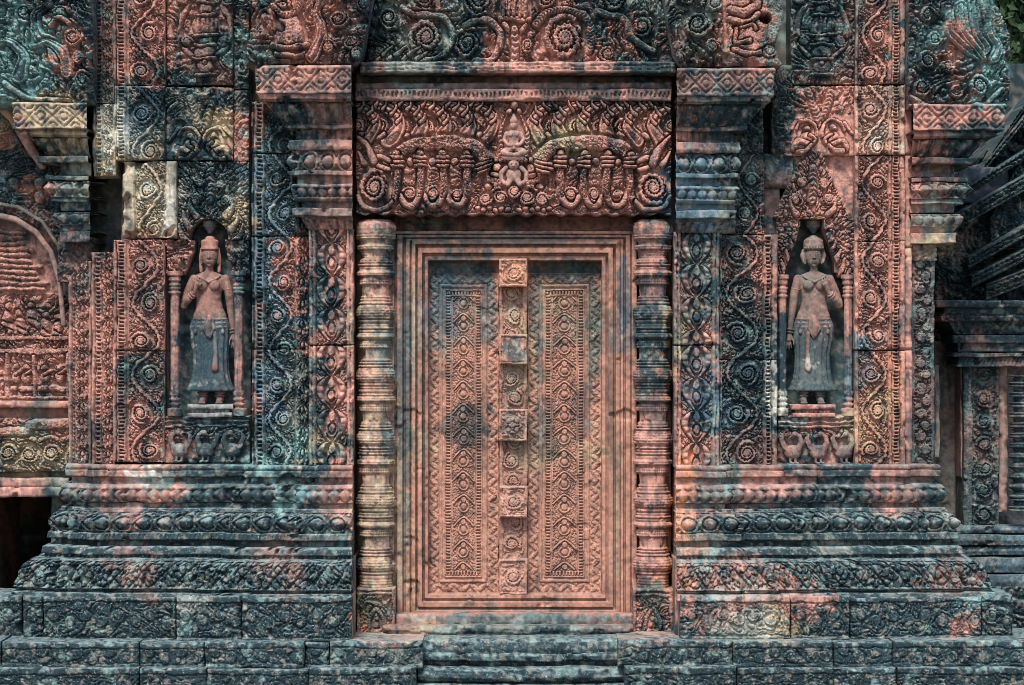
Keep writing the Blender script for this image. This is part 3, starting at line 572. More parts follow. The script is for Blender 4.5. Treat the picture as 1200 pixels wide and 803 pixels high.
# ================================================================== porch pilasters
def spade_front(xa, xb, yo, seed):
    mid = (xa + xb) / 2; hw = (xb - xa) / 2 - 9
    def f(X, Y):
        h = spade(X, Y, mid, hw, yo, 38.5, seed); e = np.minimum(X - xa, xb - X); h = np.where(e < 9, .05, h); h = np.where((e < 7.6), 1, h); return np.where((e > 3.4) & (e < 4.4), .45, h)
    return f
pl = empty('porch_pilaster', 355, 548, 20, 'pilaster left of the door with pink spade-leaf front and broad stepped capital', 'pilaster')
capital(pl, [(414, 26, 0), (363, 26, -1), (363, -60, -1)], 81)
relief('shaft_block', 362, 268, 414, 404, 26, spade_front(362, 414, 246, 3), 6.5, 60, .8, pl, fine=False, org=.45)
relief('shaft_block', 362, 405, 414, 546, 27, spade_front(362, 414, 402, 3), 6.5, 60, .8, pl, fine=False, org=.45)
def side_pat(X, Y):
    h = scroll(X, Y, 311, 345, 210, 40, 9, 1, 6); h = np.where(X < 311, ladder(X, Y, 299, 309, 5), h); h = np.where((X > 345), spade(X, Y, 354, 7, 200, 25, 6, 4.5), h)
    return np.where((abs(X - 297) < 1.2) | (abs(X - 310) < 1) | (abs(X - 345.5) < 1), .05, h)
for (a, b) in ((118, 179), (180, 276), (277, 409), (410, 548)):
    relief('side_block', 295, a, 363, b, 13 + (a % 3), side_pat, 7.2, 60, .9, pl, fine=False, org=.6, mat=M_TEAL if a < 200 else M_CARVE)
pr = empty('porch_pilaster', 850, 548, 20, 'pilaster right of the door with spade-leaf front turning blue-grey, beside a dark scroll strip', 'pilaster')
capital(pr, [(791, 26, 0), (843, 26, 1), (843, -60, 1)], 84, 1.0, 0)
relief('shaft_block', 790, 272, 843, 404, 26, spade_front(790, 843, 232, 5), 6.5, 60, .8, pr, fine=False, org=.45)
relief('shaft_block', 790, 405, 843, 548, 25, spade_front(790, 843, 404, 5), 6.5, 60, .8, pr, fine=False, org=.45)
def side_pat_r(X, Y):
    h = scroll(X, Y, 846, 894, 250, 47, 19, -1, 6); h = np.where(X > 895, ladder(X, Y, 896, 904, 4.6), h); return np.where((abs(X - 895) < 1) | (abs(X - 904.5) < 1), .05, h)
def side_pat_r2(X, Y):
    h = scroll(X, Y, 862, 892, 210, 40, 17, -1, 6); h = np.where(X > 893, leafy(X, Y, 5, 9), h); return h
relief('side_block', 843, 95, 895, 180, 4, lambda X, Y: leafy(X, Y, 7, 6), 6, 60, 1.0, pr, fine=False, org=.6, mat=M_TEAL)
relief('side_block', 843, 181, 896, 274, 12, side_pat_r2, 7.2, 60, .9, pr, fine=False, org=.6)
relief('side_block', 843, 275, 911, 421, 13, side_pat_r, 7.2, 60, .9, pr, fine=False, org=.6)
relief('side_block', 843, 422, 911, 549, 14, side_pat_r, 7.2, 60, .9, pr, fine=False, org=.6)

# ================================================================== pediment ends above the porch pilasters
def nagaL(X, Y):
    h = leafy(X, Y, 8, 41) * .75
    for (x, y, R, s) in ((330, 8, 16, 1), (352, 36, 10, -1), (396, 20, 13, 1), (412, 48, 9, 1), (418, 62, 7, -1), (385, 55, 9, -1), (425, 4, 9, 1), (398, -8, 12, -1)): h = spiral(h, X, Y, x, y, R, s, 0, 6)
    h = blob(h, X, Y, 338, 38, 16, 24, 1.15); h = blob(h, X, Y, 326, 30, 7, 5, .5, .4); h = stroke(h, X, Y, [(318, 52), (335, 56), (358, 52)], 3, 1.25); h = stroke(h, X, Y, [(322, 62), (345, 66), (362, 60)], 2.5, 1.2)
    h = stroke(h, X, Y, [(320, 6), (330, 16), (345, 12), (352, 0)], 4, 1.1, 1.4, 0, 4); h = stroke(h, X, Y, [(364, 66), (376, 40), (370, 12), (380, -10)], 7, 1.1, 1.6, 0, 0, .5, 1); return h
def nagaR(X, Y):
    h = leafy(X, Y, 7, 43) * .75
    for (x, y, R, s) in ((818, 26, 17, 1), (795, 52, 8, 1), (797, 66, 7, -1), (835, 54, 9, -1), (805, -6, 14, -1), (838, 2, 9, 1)): h = spiral(h, X, Y, x, y, R, s, 0, 7)
    h = np.where(X > 851, .7 + .25 * fbm(X, Y, 6, 3), h); h = np.where((X > 848) & (X < 854), .1, h)
    h = stroke(h, X, Y, [(858, 10), (872, 14), (888, 6), (884, -4)], 5, 1.1); h = stroke(h, X, Y, [(856, 22), (880, 24), (890, 16)], 3.4, 1.1)
    h = stroke(h, X, Y, [(862, 32), (882, 28), (888, 34)], 2.2, 1.0); h = stroke(h, X, Y, [(863, 34), (863, 50), (880, 47)], 2.4, 1.0); h = stroke(h, X, Y, [(860, 58), (885, 62), (908, 52)], 3, 1.0)
    h = np.where(np.hypot(X - 899, Y - 21) < 7.5, -2.2, h); h = spiral(h, X, Y, 903, 58, 8, 1, 0, 5); return h
relief('pediment_end', 290, -34, 436, 74, 88, nagaL, 13, 150, .9, xl=lambda Y: 290 + 3 * np.sin(Y / 14), xr=lambda Y: 414 + 20 * np.sqrt(np.clip((74 - Y) / 74, 0, 1.4)), mat=M_CARVE, rnd=5,
       label='bulging pink carved pediment corner above the left porch pilaster', cat='carving')
relief('pediment_end', 785, -34, 925, 76, 88, nagaR, 13, 150, .9, xl=lambda Y: 800 - 20 * np.sqrt(np.clip((74 - Y) / 74, 0, 1.4)), xr=lambda Y: 915 + 4 * np.sin(Y / 11), mat=M_CARVE, rnd=5,
       label='carved pediment corner with a red monster face above the right porch pilaster', cat='carving')

# ================================================================== bays beside the porch (scroll pilasters and statue niches)
bl = empty('niche_bay', 210, 548, 0, 'left wall bay of mismatched carved blocks around the statue niche', 'wall')
bp_l = lambda yo, s, f=1: scroll_pilaster(132, 193, 149, 191, (136, 147), yo, 44, s, f)
relief('pilaster_block', 132, -30, 193, 99, 9, bp_l(-6, 21), 7.6, 70, .8, bl, fine=False, org=.6)
relief('pilaster_block', 134, 100, 192, 187, 15, bp_l(133, 22), 6.5, 76, .85, bl, fine=False, org=.6, rnd=4)
relief('pilaster_block', 143, 189, 206, 279, 12, scroll_pilaster(143, 206, 158, 193, None, 222, 46, 23), 6, 70, .85, bl, fine=False, org=.6, rnd=7, tint=(.50, .42, .30), tw=.35)
relief('pilaster_block', 133, 281, 192, 411, 8, bp_l(311, 24), 6.5, 66, .85, bl, fine=False, org=.6)
relief('pilaster_block', 132, 412, 192, 542, 7, bp_l(440, 25, -1), 6.5, 66, .85, bl, fine=False, org=.6)
def vase(cx, y, s=1):
    def f(X, Y):
        h = leafy(X, Y, 6.5, 51 + int(cx) % 7, None, 2.0, .5) * .75
        for sg in (-1, 1):
            h = stroke(h, X, Y, [(cx + sg * 5, y + 20), (cx + sg * 24, y + 6), (cx + sg * 30, y - 22), (cx + sg * 20, y - 45)], 2.6, .95, 1.8); h = spiral(h, X, Y, cx + sg * 26, y - 52, 8, sg, 0, 5); h = spiral(h, X, Y, cx + sg * 21, y - 2, 7, sg, 0, 5)
        for (yy, rx, ry, t) in ((-66, 5, 6, 1), (-54, 9, 7, 1.1), (-40, 8, 9, 1), (-22, 15, 13, 1.2), (-4, 9, 7, 1), (10, 12, 8, 1.1), (27, 9, 9, 1.1)):
            h = blob(h, X, Y, cx, y + yy, rx, ry, t, 0, .16)
        for (w, yy) in ((9, -47), (11, -33), (13, -9), (12, 2), (13, 18), (12, 37)): h = stroke(h, X, Y, [(cx - w, y + yy), (cx + w, y + yy)], 1.9, 1.25, .9)
        for k in range(-2, 3): h = stroke(h, X, Y, [(cx + k * 5, y - 31), (cx + k * 5.6, y - 13)], .9, .6, .3, .6)
        h = blob(h, X, Y, cx, y + 23, 3, 3.4, 1.3, 0, .3, .6)
        return h
    return f
relief('carved_panel', 194, -30, 272, 99, 4, vase(240, 50), 7, 66, .9, bl)
relief('edge_strip', 274, -30, 291, 104, -8, lambda X, Y: leafy(X, Y, 6, 5), 5, 50, 1, bl, mat=M_TEAL)
def riders(cx, y):
    def f(X, Y):
        h = np.full(X.shape, .25) + .12 * fbm(X, Y, 7, 3); yt = y - 22
        m = Y < yt; h = np.where(m, leafy(X, Y, 8, 61) * .8, h); h = stroke(h, X, Y, [(cx - 14, y - 48), (cx - 5, y - 22), (cx, y - 10), (cx + 5, y - 22), (cx + 14, y - 48)], 4, 1, 2, .1, 5)
        for sg in (-1, 1):
            h = stroke(h, X, Y, [(cx + sg * 5, y + 12), (cx + sg * 3, y - 4), (cx + sg * 12, y - 14), (cx + sg * 24, y - 12), (cx + sg * 27, y - 4)], 2, .9, 1)
            h = blob(h, X, Y, cx + sg * 15, y - 4, 4, 4.5, 1.1); h = blob(h, X, Y, cx + sg * 15, y + 7, 5.5, 8, 1.05, sg * .2); h = stroke(h, X, Y, [(cx + sg * 12, y + 3), (cx + sg * 6, y + 8), (cx + sg * 9, y + 15)], 2, 1)
            h = stroke(h, X, Y, [(cx + sg * 13, y + 15), (cx + sg * 26, y + 10), (cx + sg * 31, y + 20)], 3.2, 1, 1); h = stroke(h, X, Y, [(cx + sg * 12, y + 16), (cx + sg * 18, y + 22), (cx + sg * 27, y + 22)], 2.6, 1, 1)
            h = stroke(h, X, Y, [(cx + sg * 28, y - 12), (cx + sg * 36, y - 2), (cx + sg * 42, y + 2)], 2.5, .8, 1, 0, 0, .5)
        return h
    return f
relief('carved_panel', 193, 101, 272, 187, 8, riders(236, 163), 8, 66, .9, bl, rnd=3)
relief('edge_strip', 274, 106, 291, 188, -2, lambda X, Y: leafy(X, Y, 6, 5) * .7 + .2, 5, 50, 1, bl)
# niche head
def arch_hole(cx, y_apex, y_spring, hw):
    def f(X):
        u = np.clip(abs(X - cx) / hw, 0, 1); return y_apex + (y_spring - y_apex) * (1 - np.sqrt(1 - u ** 2.2))
    return f
def flame_arch(cx, yb, H, hw, seed):
    def f(X, Y):
        def ang(sx, sy): return np.arctan2(sy - (yb - 5), sx - cx) + .25 * np.sign(sx - cx)
        h = leafy(X, Y, 7, seed, ang, 2.3, .3) * .85
        for sg in (-1, 1):
            for k in range(5):
                t = k / 4; x = cx + sg * (hw * (1 - .55 * t)); y = yb + 28 - H * t * .8; h = stroke(h, X, Y, [(x - sg * 6, y + 8), (x, y), (x + sg * 3, y - 12)], 4.4, 1, 1.4, 0, 0, .7)
            h = spiral(h, X, Y, cx + sg * hw * .45, yb - H * .38, 7, sg, 0, 6); h = spiral(h, X, Y, cx + sg * hw * .30, yb - H * .62, 5.5, sg, 0, 5)
        h = stroke(h, X, Y, [(cx, yb - H * .35), (cx, yb - H * .85)], 4.5, 1.1, 1.5, 0, 6); return h
    return f
relief('niche_head', 207, 189, 291, 281, 2, flame_arch(246, 262, 75, 40, 71), 7.5, 50, .85, bl, yb=lambda X: np.where(abs(X - 244) < 23, 256 + 25 * (1 - np.sqrt(np.clip(1 - (abs(X - 244) / 23) ** 2, 0, 1))), 281), mat=M_TEAL)
relief('niche_shoulder', 193, 281, 226, 322, 0, lambda X, Y: leafy(X, Y, 7, 4), 7, 46, .9, bl, xr=lambda Y: 226 - np.clip((Y - 295) / 27, 0, 1) * 12)
relief('niche_shoulder', 266, 281, 291, 322, 0, lambda X, Y: leafy(X, Y, 7, 14), 7, 46, .9, bl, xl=lambda Y: 264 + np.clip((Y - 290) / 32, 0, 1) * 8)
def lathe_post(name, cx, y0, y1, r, d, parent, seed):
    ys = np.arange(y0, y1, 1.0); L = y1 - y0; rs = np.full(len(ys), r * .72)
    for c, w, a in ((2, 4, 1.25), (9, 3, 1.0), (16, 2, .95), (20, 2, .9), (25, 2, 1.0), (L - 4, 6, 1.25), (L - 14, 2, 1.0), (L - 20, 2, .95), (L - 27, 3, .9)): rs = np.maximum(rs, r * a * (abs(ys - y0 - c) < w))
    na = 36; th = np.linspace(0, 2 * math.pi, na, endpoint=False); T, Yg = np.meshgrid(th, ys); Rg = rs[:, None] + 0 * T + (fbm(T * r, Yg, 6, seed, 2) - .5) * 1.0 + .25 * np.cos(8 * T); PX = cx + Rg * np.sin(T)
    x, y, z = W(PX, Yg, d + Rg * np.cos(T), d); mk(name, np.stack([x, y, z], -1).reshape(-1, 3), [quads(len(ys), na, 0, True)], M_CARVE, parent, stain(PX, Yg).reshape(-1, 3))
lathe_post('niche_post', 205, 318, 488, 7, -6, bl, 3); lathe_post('niche_post', 280, 318, 488, 7, -6, bl, 5)
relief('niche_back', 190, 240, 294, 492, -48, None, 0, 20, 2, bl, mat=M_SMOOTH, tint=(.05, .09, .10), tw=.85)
def geese(cx0, n, pitch, y0, flip=1):
    def f(X, Y):
        h = .2 + .75 * leafy(X, Y, 6, 44) * (Y < y0 + 14) + .2 * fbm(X, Y, 6, 2)
        for k in ():
            cx = cx0 + k * pitch; h = blob(h, X, Y, cx, y0 + 28, 10, 9, 1.0); h = stroke(h, X, Y, [(cx + flip * 6, y0 + 24), (cx + flip * 9, y0 + 12), (cx + flip * 3, y0 + 5), (cx - flip * 5, y0 + 9)], 3, 1.1, 1.2, 0, 0, .3)
            for q in range(4): h = stroke(h, X, Y, [(cx - flip * 8 + q * 1.0, y0 + 30), (cx - flip * (18 - q * 3.5), y0 + 16 - q * 2), (cx - flip * (16 - q * 4), y0 + 5)], 2, .9, .8, .1)
            h = stroke(h, X, Y, [(cx + flip * 1, y0 + 8), (cx - flip * 7, y0 + 13)], 1.6, 1.0, .5, .2)
        return h
    return f
relief('niche_shelf', 192, 488, 292, 502, -2, lambda X, Y: .6 + .4 * np.sign(np.sin((Y - 488) * 1.2)), 4, 50, 1, bl)
relief('goose_band', 192, 501, 292, 543, -2, geese(214, 3, 32, 500, -1), 7, 50, .85, bl)
br = empty('niche_bay', 980, 548, 0, 'right wall bay with bright pink scroll pilaster and flaming arch over the statue niche', 'wall')
bp_r = lambda yo, s, f=1: scroll_pilaster(1003, 1062, 1007, 1043, (1046, 1055), yo, 44, s, f)
relief('pilaster_block', 1003, -30, 1061, 98, 8, bp_r(-3, 26), 7.6, 70, .8, br, fine=False, org=.6)
relief('pilaster_block', 1002, 100, 1061, 181, 12, bp_r(128, 27), 6.5, 76, .85, br, fine=False, org=.6, rnd=3, tint=(.62, .42, .32), tw=.4)
relief('pilaster_block', 1002, 182, 1061, 282, 9, bp_r(214, 28, -1), 7.6, 70, .8, br, fine=False, org=.6)
relief('pilaster_block', 1002, 283, 1061, 410, 10, bp_r(305, 29, -1), 6.5, 66, .85, br, fine=False, org=.6)
relief('pilaster_block', 1002, 411, 1061, 548, 8, bp_r(438, 30, 1), 6.5, 66, .85, br, fine=False, org=.6, tint=(.75, .35, .22), tw=.3)
relief('edge_rail', 1060, -30, 1069, 550, 2, None, 0, 60, 1.3, br, mat=M_SMOOTH, cuts=(98, 181, 290, 410))
relief('carved_panel', 928, -30, 1002, 98, 2, vase(964, 50), 7, 66, .9, br)
relief('edge_strip', 905, 76, 929, 180, 0, lambda X, Y: leafy(X, Y, 6, 15), 5, 50, 1, br)
relief('carved_panel', 920, 100, 1002, 182, 5, riders(962, 155), 8, 66, .9, br)
relief('plain_block', 893, 180, 930, 220, -6, lambda X, Y: .7 + .3 * fbm(X, Y, 10, 2), 6, 50, 1.1, br, mat=M_SMOOTH)
relief('niche_side', 892, 218, 914, 276, -20, None, 0, 30, 1.5, br, mat=M_SMOOTH)
relief('background_panel', 930, 181, 1002, 320, -10, lambda X, Y: .6 + .4 * fbm(X, Y, 9, 2), 5, 30, 1.2, br, mat=M_SMOOTH, yb=lambda X: np.where(abs(X - 951) < 26, 250, 320))
def tri_l(Y): return 951 - np.clip(8 + (Y - 176) * .46, 7, 44)
def tri_r(Y): return 955 + np.clip(8 + (Y - 176) * .42, 7, 46)
relief('niche_head', 908, 176, 1002, 256, 4, flame_arch(953, 262, 78, 42, 73), 8, 46, .85, br, xl=tri_l, xr=tri_r)
relief('niche_shoulder', 911, 255, 940, 325, 3, flame_arch(953, 300, 60, 40, 74), 7, 45, .85, br, xr=lambda Y: 938 - np.clip((Y - 268) / 50, 0, 1) * 18)
relief('niche_shoulder', 968, 255, 1003, 325, 3, flame_arch(953, 300, 60, 40, 75), 7, 45, .85, br, xl=lambda Y: 966 + np.clip((Y - 268) / 50, 0, 1) * 18)
lathe_post('niche_post', 917, 322, 488, 6, -6, br, 3); lathe_post('niche_post', 994, 322, 488, 6.5, -6, br, 5)
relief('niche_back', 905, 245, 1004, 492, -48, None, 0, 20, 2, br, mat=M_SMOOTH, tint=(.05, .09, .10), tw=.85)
relief('niche_shelf', 912, 487, 1003, 502, -1, lambda X, Y: .6 + .4 * np.sign(np.sin((Y - 488) * 1.2)), 4, 50, 1, br)
relief('goose_band', 912, 501, 1003, 547, -2, geese(930, 3, 33, 500, 1), 7, 50, .85, br)

# ================================================================== narrow strips at the outer edges of the bays
stl = empty('corner_strip', 105, 548, -20, 'two narrow pink bead-and-leaf strips with rounded shoulders, left of the left bay', 'pilaster')
def strip_pat(lad, l0, l1, seed):
    def f(X, Y):
        h = np.where((X > l0) & (X < l1), spade(X, Y, (l0 + l1) / 2, (l1 - l0) / 2, 300, 19, seed, 4.5), 1); k = (X > lad[0]) & (X < lad[1]); h = np.where(k, ladder(X, Y, *lad, 5), h); return np.where((abs(X - lad[0]) < .8) | (abs(X - lad[1]) < .8) | (abs(X - l1) < .8), .1, h)
    return f
relief('bead_strip', 107, 296, 134, 546, -6, strip_pat((111, 119), 120, 132, 2), 5, 50, .85, stl, fine=False, org=.5)
relief('leaf_strip', 80, 306, 107, 546, -17, strip_pat((84, 87), 88, 103, 3), 5, 50, .85, stl, fine=False, org=.5, xl=lambda Y: 80 + 18 * np.clip(1 - (Y - 306) / 26, 0, 1) ** 2)
relief('upper_strip', 104, -30, 133, 121, -4, strip_pat((111, 119), 120, 131, 4), 5, 60, .9, stl, fine=False, org=.5)
relief('middle_block', 108, 122, 135, 206, 4, strip_pat((112, 120), 121, 132, 5), 5, 60, .9, stl, fine=False, org=.5, rnd=4)
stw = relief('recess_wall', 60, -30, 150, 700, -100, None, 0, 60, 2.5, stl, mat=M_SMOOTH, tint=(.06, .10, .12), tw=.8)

# corner capitals, both ends
def corner_capital(parent, plan, y0, mir, k=1.0):
    P = lambda *a: [(y0 + y, -30 if o is None else o * k) for y, o in a]
    cy = y0
    sweep('slab', plan, P((0, None), (0, 66), (2, 68), (30, 66), (31, None)), lambda s, Y: np.where((Y > cy + 3) & (Y < cy + 28), diamond(s, Y, cy + 3, cy + 28, 27), 1), 3.5, parent)
    sweep('fillet', plan, P((30, None), (30, 56), (37, 58), (39, 50), (39, None)), lambda s, Y: np.where((Y > cy + 31) & (Y < cy + 34), .3 + .7 * (frac(s / 4) < .5), 1), 2.4, parent)
    sweep('lotus_band', plan, P((38, None), (38, 46), (44, 44), (54, 34), (62, 28), (62, None)), lambda s, Y: petals(s, Y, cy + 40, cy + 60, 17), 7, parent)
    sweep('fillet', plan, P((61, None), (61, 40), (68, 38), (68, 14), (82, 14), (82, None)), None, 0, parent)
    sweep('fillet', plan, P((84, None), (84, 26), (89, 26), (89, None)), None, 0, parent)
    sweep('medallion_band', plan, P((88, None), (90, 26), (98, 32), (108, 24), (108, None)), lambda s, Y: medals(s, Y, cy + 89, cy + 108, 22, 8), 5, parent)
    sweep('fillet', plan, P((107, None), (107, 20), (114, 22), (114, 12), (124, 12), (125, None)), None, 0, parent)
    sweep('bead_band', plan, P((126, None), (126, 20), (130, 23), (138, 20), (142, 14), (148, 10), (149, None)), lambda s, Y: np.where((Y > cy + 127) & (Y < cy + 139), beads(s, Y, cy + 127, cy + 139, 12), 1), 4, parent)
    sweep('fillet', plan, P((148, None), (148, 12), (160, 12), (160, None)), None, 0, parent)
lc = empty('corner_capital', 90, 290, -20, 'ochre and grey stepped capital with diamond-carved slab at the upper left', 'capital')
corner_capital(lc, [(108, -20, 0), (84, -20, -1), (84, -120, -1)], 124, -1, .92)
relief('pier_face', 66, 278, 106, 330, -26, lambda X, Y: leafy(X, Y, 6, 6), 5, 60, 1.2, lc)
rc = empty('corner_pilaster', 1085, 555, -15, 'dark corner pilaster under a pink diamond-carved capital at the right end of the wall', 'pilaster')
corner_capital(rc, [(1064, -6, 0), (1104, -6, 1), (1104, -140, 1)], 126, 1, 1.0)
def rc_pat(X, Y):
    h = leafy(X, Y, 6, 33) * .8
    for k in range(20): h = spiral(h, X, Y, 1083 + (3 if k % 2 else -3), 310 + k * 14.5, 6.5, 1 if k % 2 else -1, k, 5)
    return np.where((X > 1092), .7, np.where(X < 1073, .3, h))
relief('shaft', 1068, 300, 1096, 556, -10, rc_pat, 5.5, 160, .85, rc, tint=(.035, .055, .06), tw=.7)
relief('neck_block', 1067, 284, 1098, 306, -4, lambda X, Y: leafy(X, Y, 6, 3), 4, 160, 1, rc)

# ================================================================== outer pediment ends (top corners of the photo)
def nagaFL(X, Y):
    h = leafy(X, Y, 8, 81) * .75
    for (x, y, R, s) in ((84, 42, 13, 1), (96, 92, 11, -1), (28, 14, 13, 1), (70, 14, 9, -1), (52, 110, 8, 1), (90, 66, 8, 1)): h = spiral(h, X, Y, x, y, R, s, 0, 6)
    h = stroke(h, X, Y, [(66, 70), (60, 52), (44, 42), (40, 18), (56, 2)], 9, 1.15, 2, 0, 0, .5, 1.5); h = stroke(h, X, Y, [(76, 84), (72, 62), (58, 50), (36, 52)], 7, 1.1, 1.6, 0, 0, .6, 1); h = stroke(h, X, Y, [(4, 96), (30, 114), (80, 118)], 3, 1, 2)
    h = stroke(h, X, Y, [(58, 30), (68, 20), (78, 26)], 3, 1.1); return stroke(h, X, Y, [(20, 90), (26, 66), (10, 50), (-6, 50)], 8, 1.1, 1.6, 0, 0, .5, 1)
def nagaFR(X, Y):
    h = leafy(X, Y, 8, 83) * .75
    for k in range(4):
        o = k * 15; h = stroke(h, X, Y, [(1112 + o, 8 - k * 3), (1116 + o, 34), (1134 + o * .8, 54), (1152 + o * .3, 68)], 7, 1.2, 2, 0, 0, .2, 1)
    for (x, y, R, s) in ((1096, 44, 10, 1), (1088, 70, 12, -1), (1082, 100, 12, 1), (1112, 76, 9, 1), (1150, 100, 14, -1), (1122, 106, 9, 1), (1088, 16, 10, -1)): h = spiral(h, X, Y, x, y, R, s, 0, 6)
    return stroke(h, X, Y, [(1070, 112), (1090, 124), (1150, 122), (1176, 104)], 3, 1, 2)
relief('pediment_end', -40, -34, 106, 121, 44, nagaFL, 13, 150, .95, mat=M_TEAL, rnd=5, label='teal lichened pediment corner with scrolling carving at the top left', cat='carving')
relief('pediment_end', 1067, -34, 1186, 126, 44, nagaFR, 14, 150, .95, mat=M_TEAL, rnd=5, xr=lambda Y: 1186 - 34 * np.clip((40 - Y) / 74, 0, 1) + 0 * Y, yb=lambda X: 126 - 10 * np.clip((X - 1140) / 45, 0, 1) ** 2,
       label='pediment corner of fanned serpent heads under pale teal lichen at the top right', cat='carving')

# ================================================================== left wing: arched relief, beam and dark doorway
lw = empty('side_pediment', 20, 480, -80, 'arched side pediment with small pink carved tower and figures at the left edge', 'pediment')
def wing_arch(X, Y):
    h = leafy(X, Y, 5.5, 91, None, 1.6, .4) * .75
    h = stroke(h, X, Y, [(-20, 110), (14, 135), (34, 172), (52, 196), (70, 240)], 6, 1.1, 2, 0, 6)
    for (x, y) in ((15, 216), (45, 215), (44, 232), (47, 196)): h = blob(h, X, Y, x, y, 7, 7, 1.2); 
    return h
def arc_y(X): return 252 + 62 * (1 - np.sqrt(np.clip(1 - (np.clip(X + 12, 0, 84) / 84.) ** 2, 0, 1))) * 1.0
relief('arch_face', -40, 118, 84, 330, -48, wing_arch, 7, 60, .95, lw, yb=lambda X: np.where(X < 72, 250 + 70 * (1 - np.sqrt(np.clip(1 - (np.clip(X + 14, 0, 88) / 88.) ** 2.2, 0, 1))), 330), mat=M_TEAL)
def wing_rel(X, Y):
    h = np.full(X.shape, .30); u = X + 14
    for k in range(11):      # small tiered tower
        y = 272 + k * 6.6; w = 18 + k * 3.0 + (8 if k % 3 == 0 else 0); h = np.where((abs(X - 4) < w) & (abs(Y - y) < 2.7), .85 + .3 * (abs(Y - y) < 1.4), h)
    h = np.where((Y > 345) & (Y < 400), leafy(X, Y, 9, 95, None, 1.8, .4), h)
    for k, (x, y) in enumerate(((8, 372), (22, 380), (36, 370), (52, 382), (66, 384))): h = blob(h, X, Y, x, y - 12, 4, 4.5, 1.2); h = blob(h, X, Y, x, y, 5.5, 8, 1.1, .3 * (k % 3 - 1)); h = stroke(h, X, Y, [(x - 3, y + 6), (x + 7, y + 12)], 2.6, 1)
    h = np.where((Y > 392) & (Y < 414), np.where(abs(Y - 396) < 2, 1, np.where(abs(Y - 412) < 3, 1, leafy(X, Y, 5, 4))), h)
    h = np.where(Y > 414, leafy(X, Y, 8, 97, None, 1.8, .4) * .8, h)
    for k, x in enumerate((18, 30, 52, 68)): h = blob(h, X, Y, x, 432, 3.6, 4, 1.2); h = blob(h, X, Y, x, 442, 5, 7, 1.1); h = stroke(h, X, Y, [(x - 7, 456), (x + 6, 456)], 3.4, 1.1); h = stroke(h, X, Y, [(x, 438), (x + 8, 434)], 1.8, 1.1)
    for x in (8, 40, 79): h = stroke(h, X, Y, [(x, 416), (x, 464)], 2.4, 1.1, 1.2)
    return np.where(Y > 465, np.where(np.sin((Y - 465) * 1.1) > 0, 1, .5), h)
relief('scene_relief', -40, 248, 84, 474, -72, wing_rel, 8, 40, .85, lw)
relief('arch_rib', -40, 470, 84, 478, -56, None, 0, 50, 1.4, lw, mat=M_SMOOTH)
sb = empty('side_lintel', 20, 585, -80, 'ochre scroll-carved lintel over plain red beams above the dark side doorway', 'lintel')
def sb_pat(X, Y):
    h = leafy(X, Y, 6, 99) * .75
    for k in range(-1, 5): h = spiral(h, X, Y, 8 + k * 26, 532, 11, 1 if k % 2 else -1, 0, 7); h = stroke(h, X, Y, [(-6 + k * 26, 516), (6 + k * 26, 512), (22 + k * 26, 520)], 2.6, 1, 1.5, 0, 5)
    h = stroke(h, X, Y, [(-20, 506), (28, 506), (40, 498), (90, 497)], 5.5, 1.1, 2); return h
relief('scroll_beam', -40, 490, 83, 553, -56, sb_pat, 8, 60, .85, sb)
relief('recess', -40, 476, 84, 492, -78, None, 0, 30, 2, sb, mat=M_SMOOTH)
relief('plain_beam', -40, 560, 80, 571, -66, None, 0, 60, 1.4, sb, mat=M_SMOOTH, rnd=3)
relief('plain_beam', -40, 571, 76, 583, -60, None, 0, 60, 1.4, sb, mat=M_SMOOTH, rnd=4)
relief('recess', -40, 552, 84, 562, -84, None, 0, 30, 2, sb, mat=M_SMOOTH)
dw = empty('side_doorway', 20, 700, -150, 'unlit doorway opening at the lower left, black inside', 'doorway')
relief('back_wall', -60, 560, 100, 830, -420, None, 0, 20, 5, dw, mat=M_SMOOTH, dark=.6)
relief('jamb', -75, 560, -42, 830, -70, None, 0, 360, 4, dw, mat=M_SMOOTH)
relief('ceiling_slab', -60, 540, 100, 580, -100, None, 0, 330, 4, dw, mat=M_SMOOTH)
relief('jamb', 68, 560, 100, 830, -90, None, 0, 330, 4, dw, mat=M_SMOOTH, dark=.3)

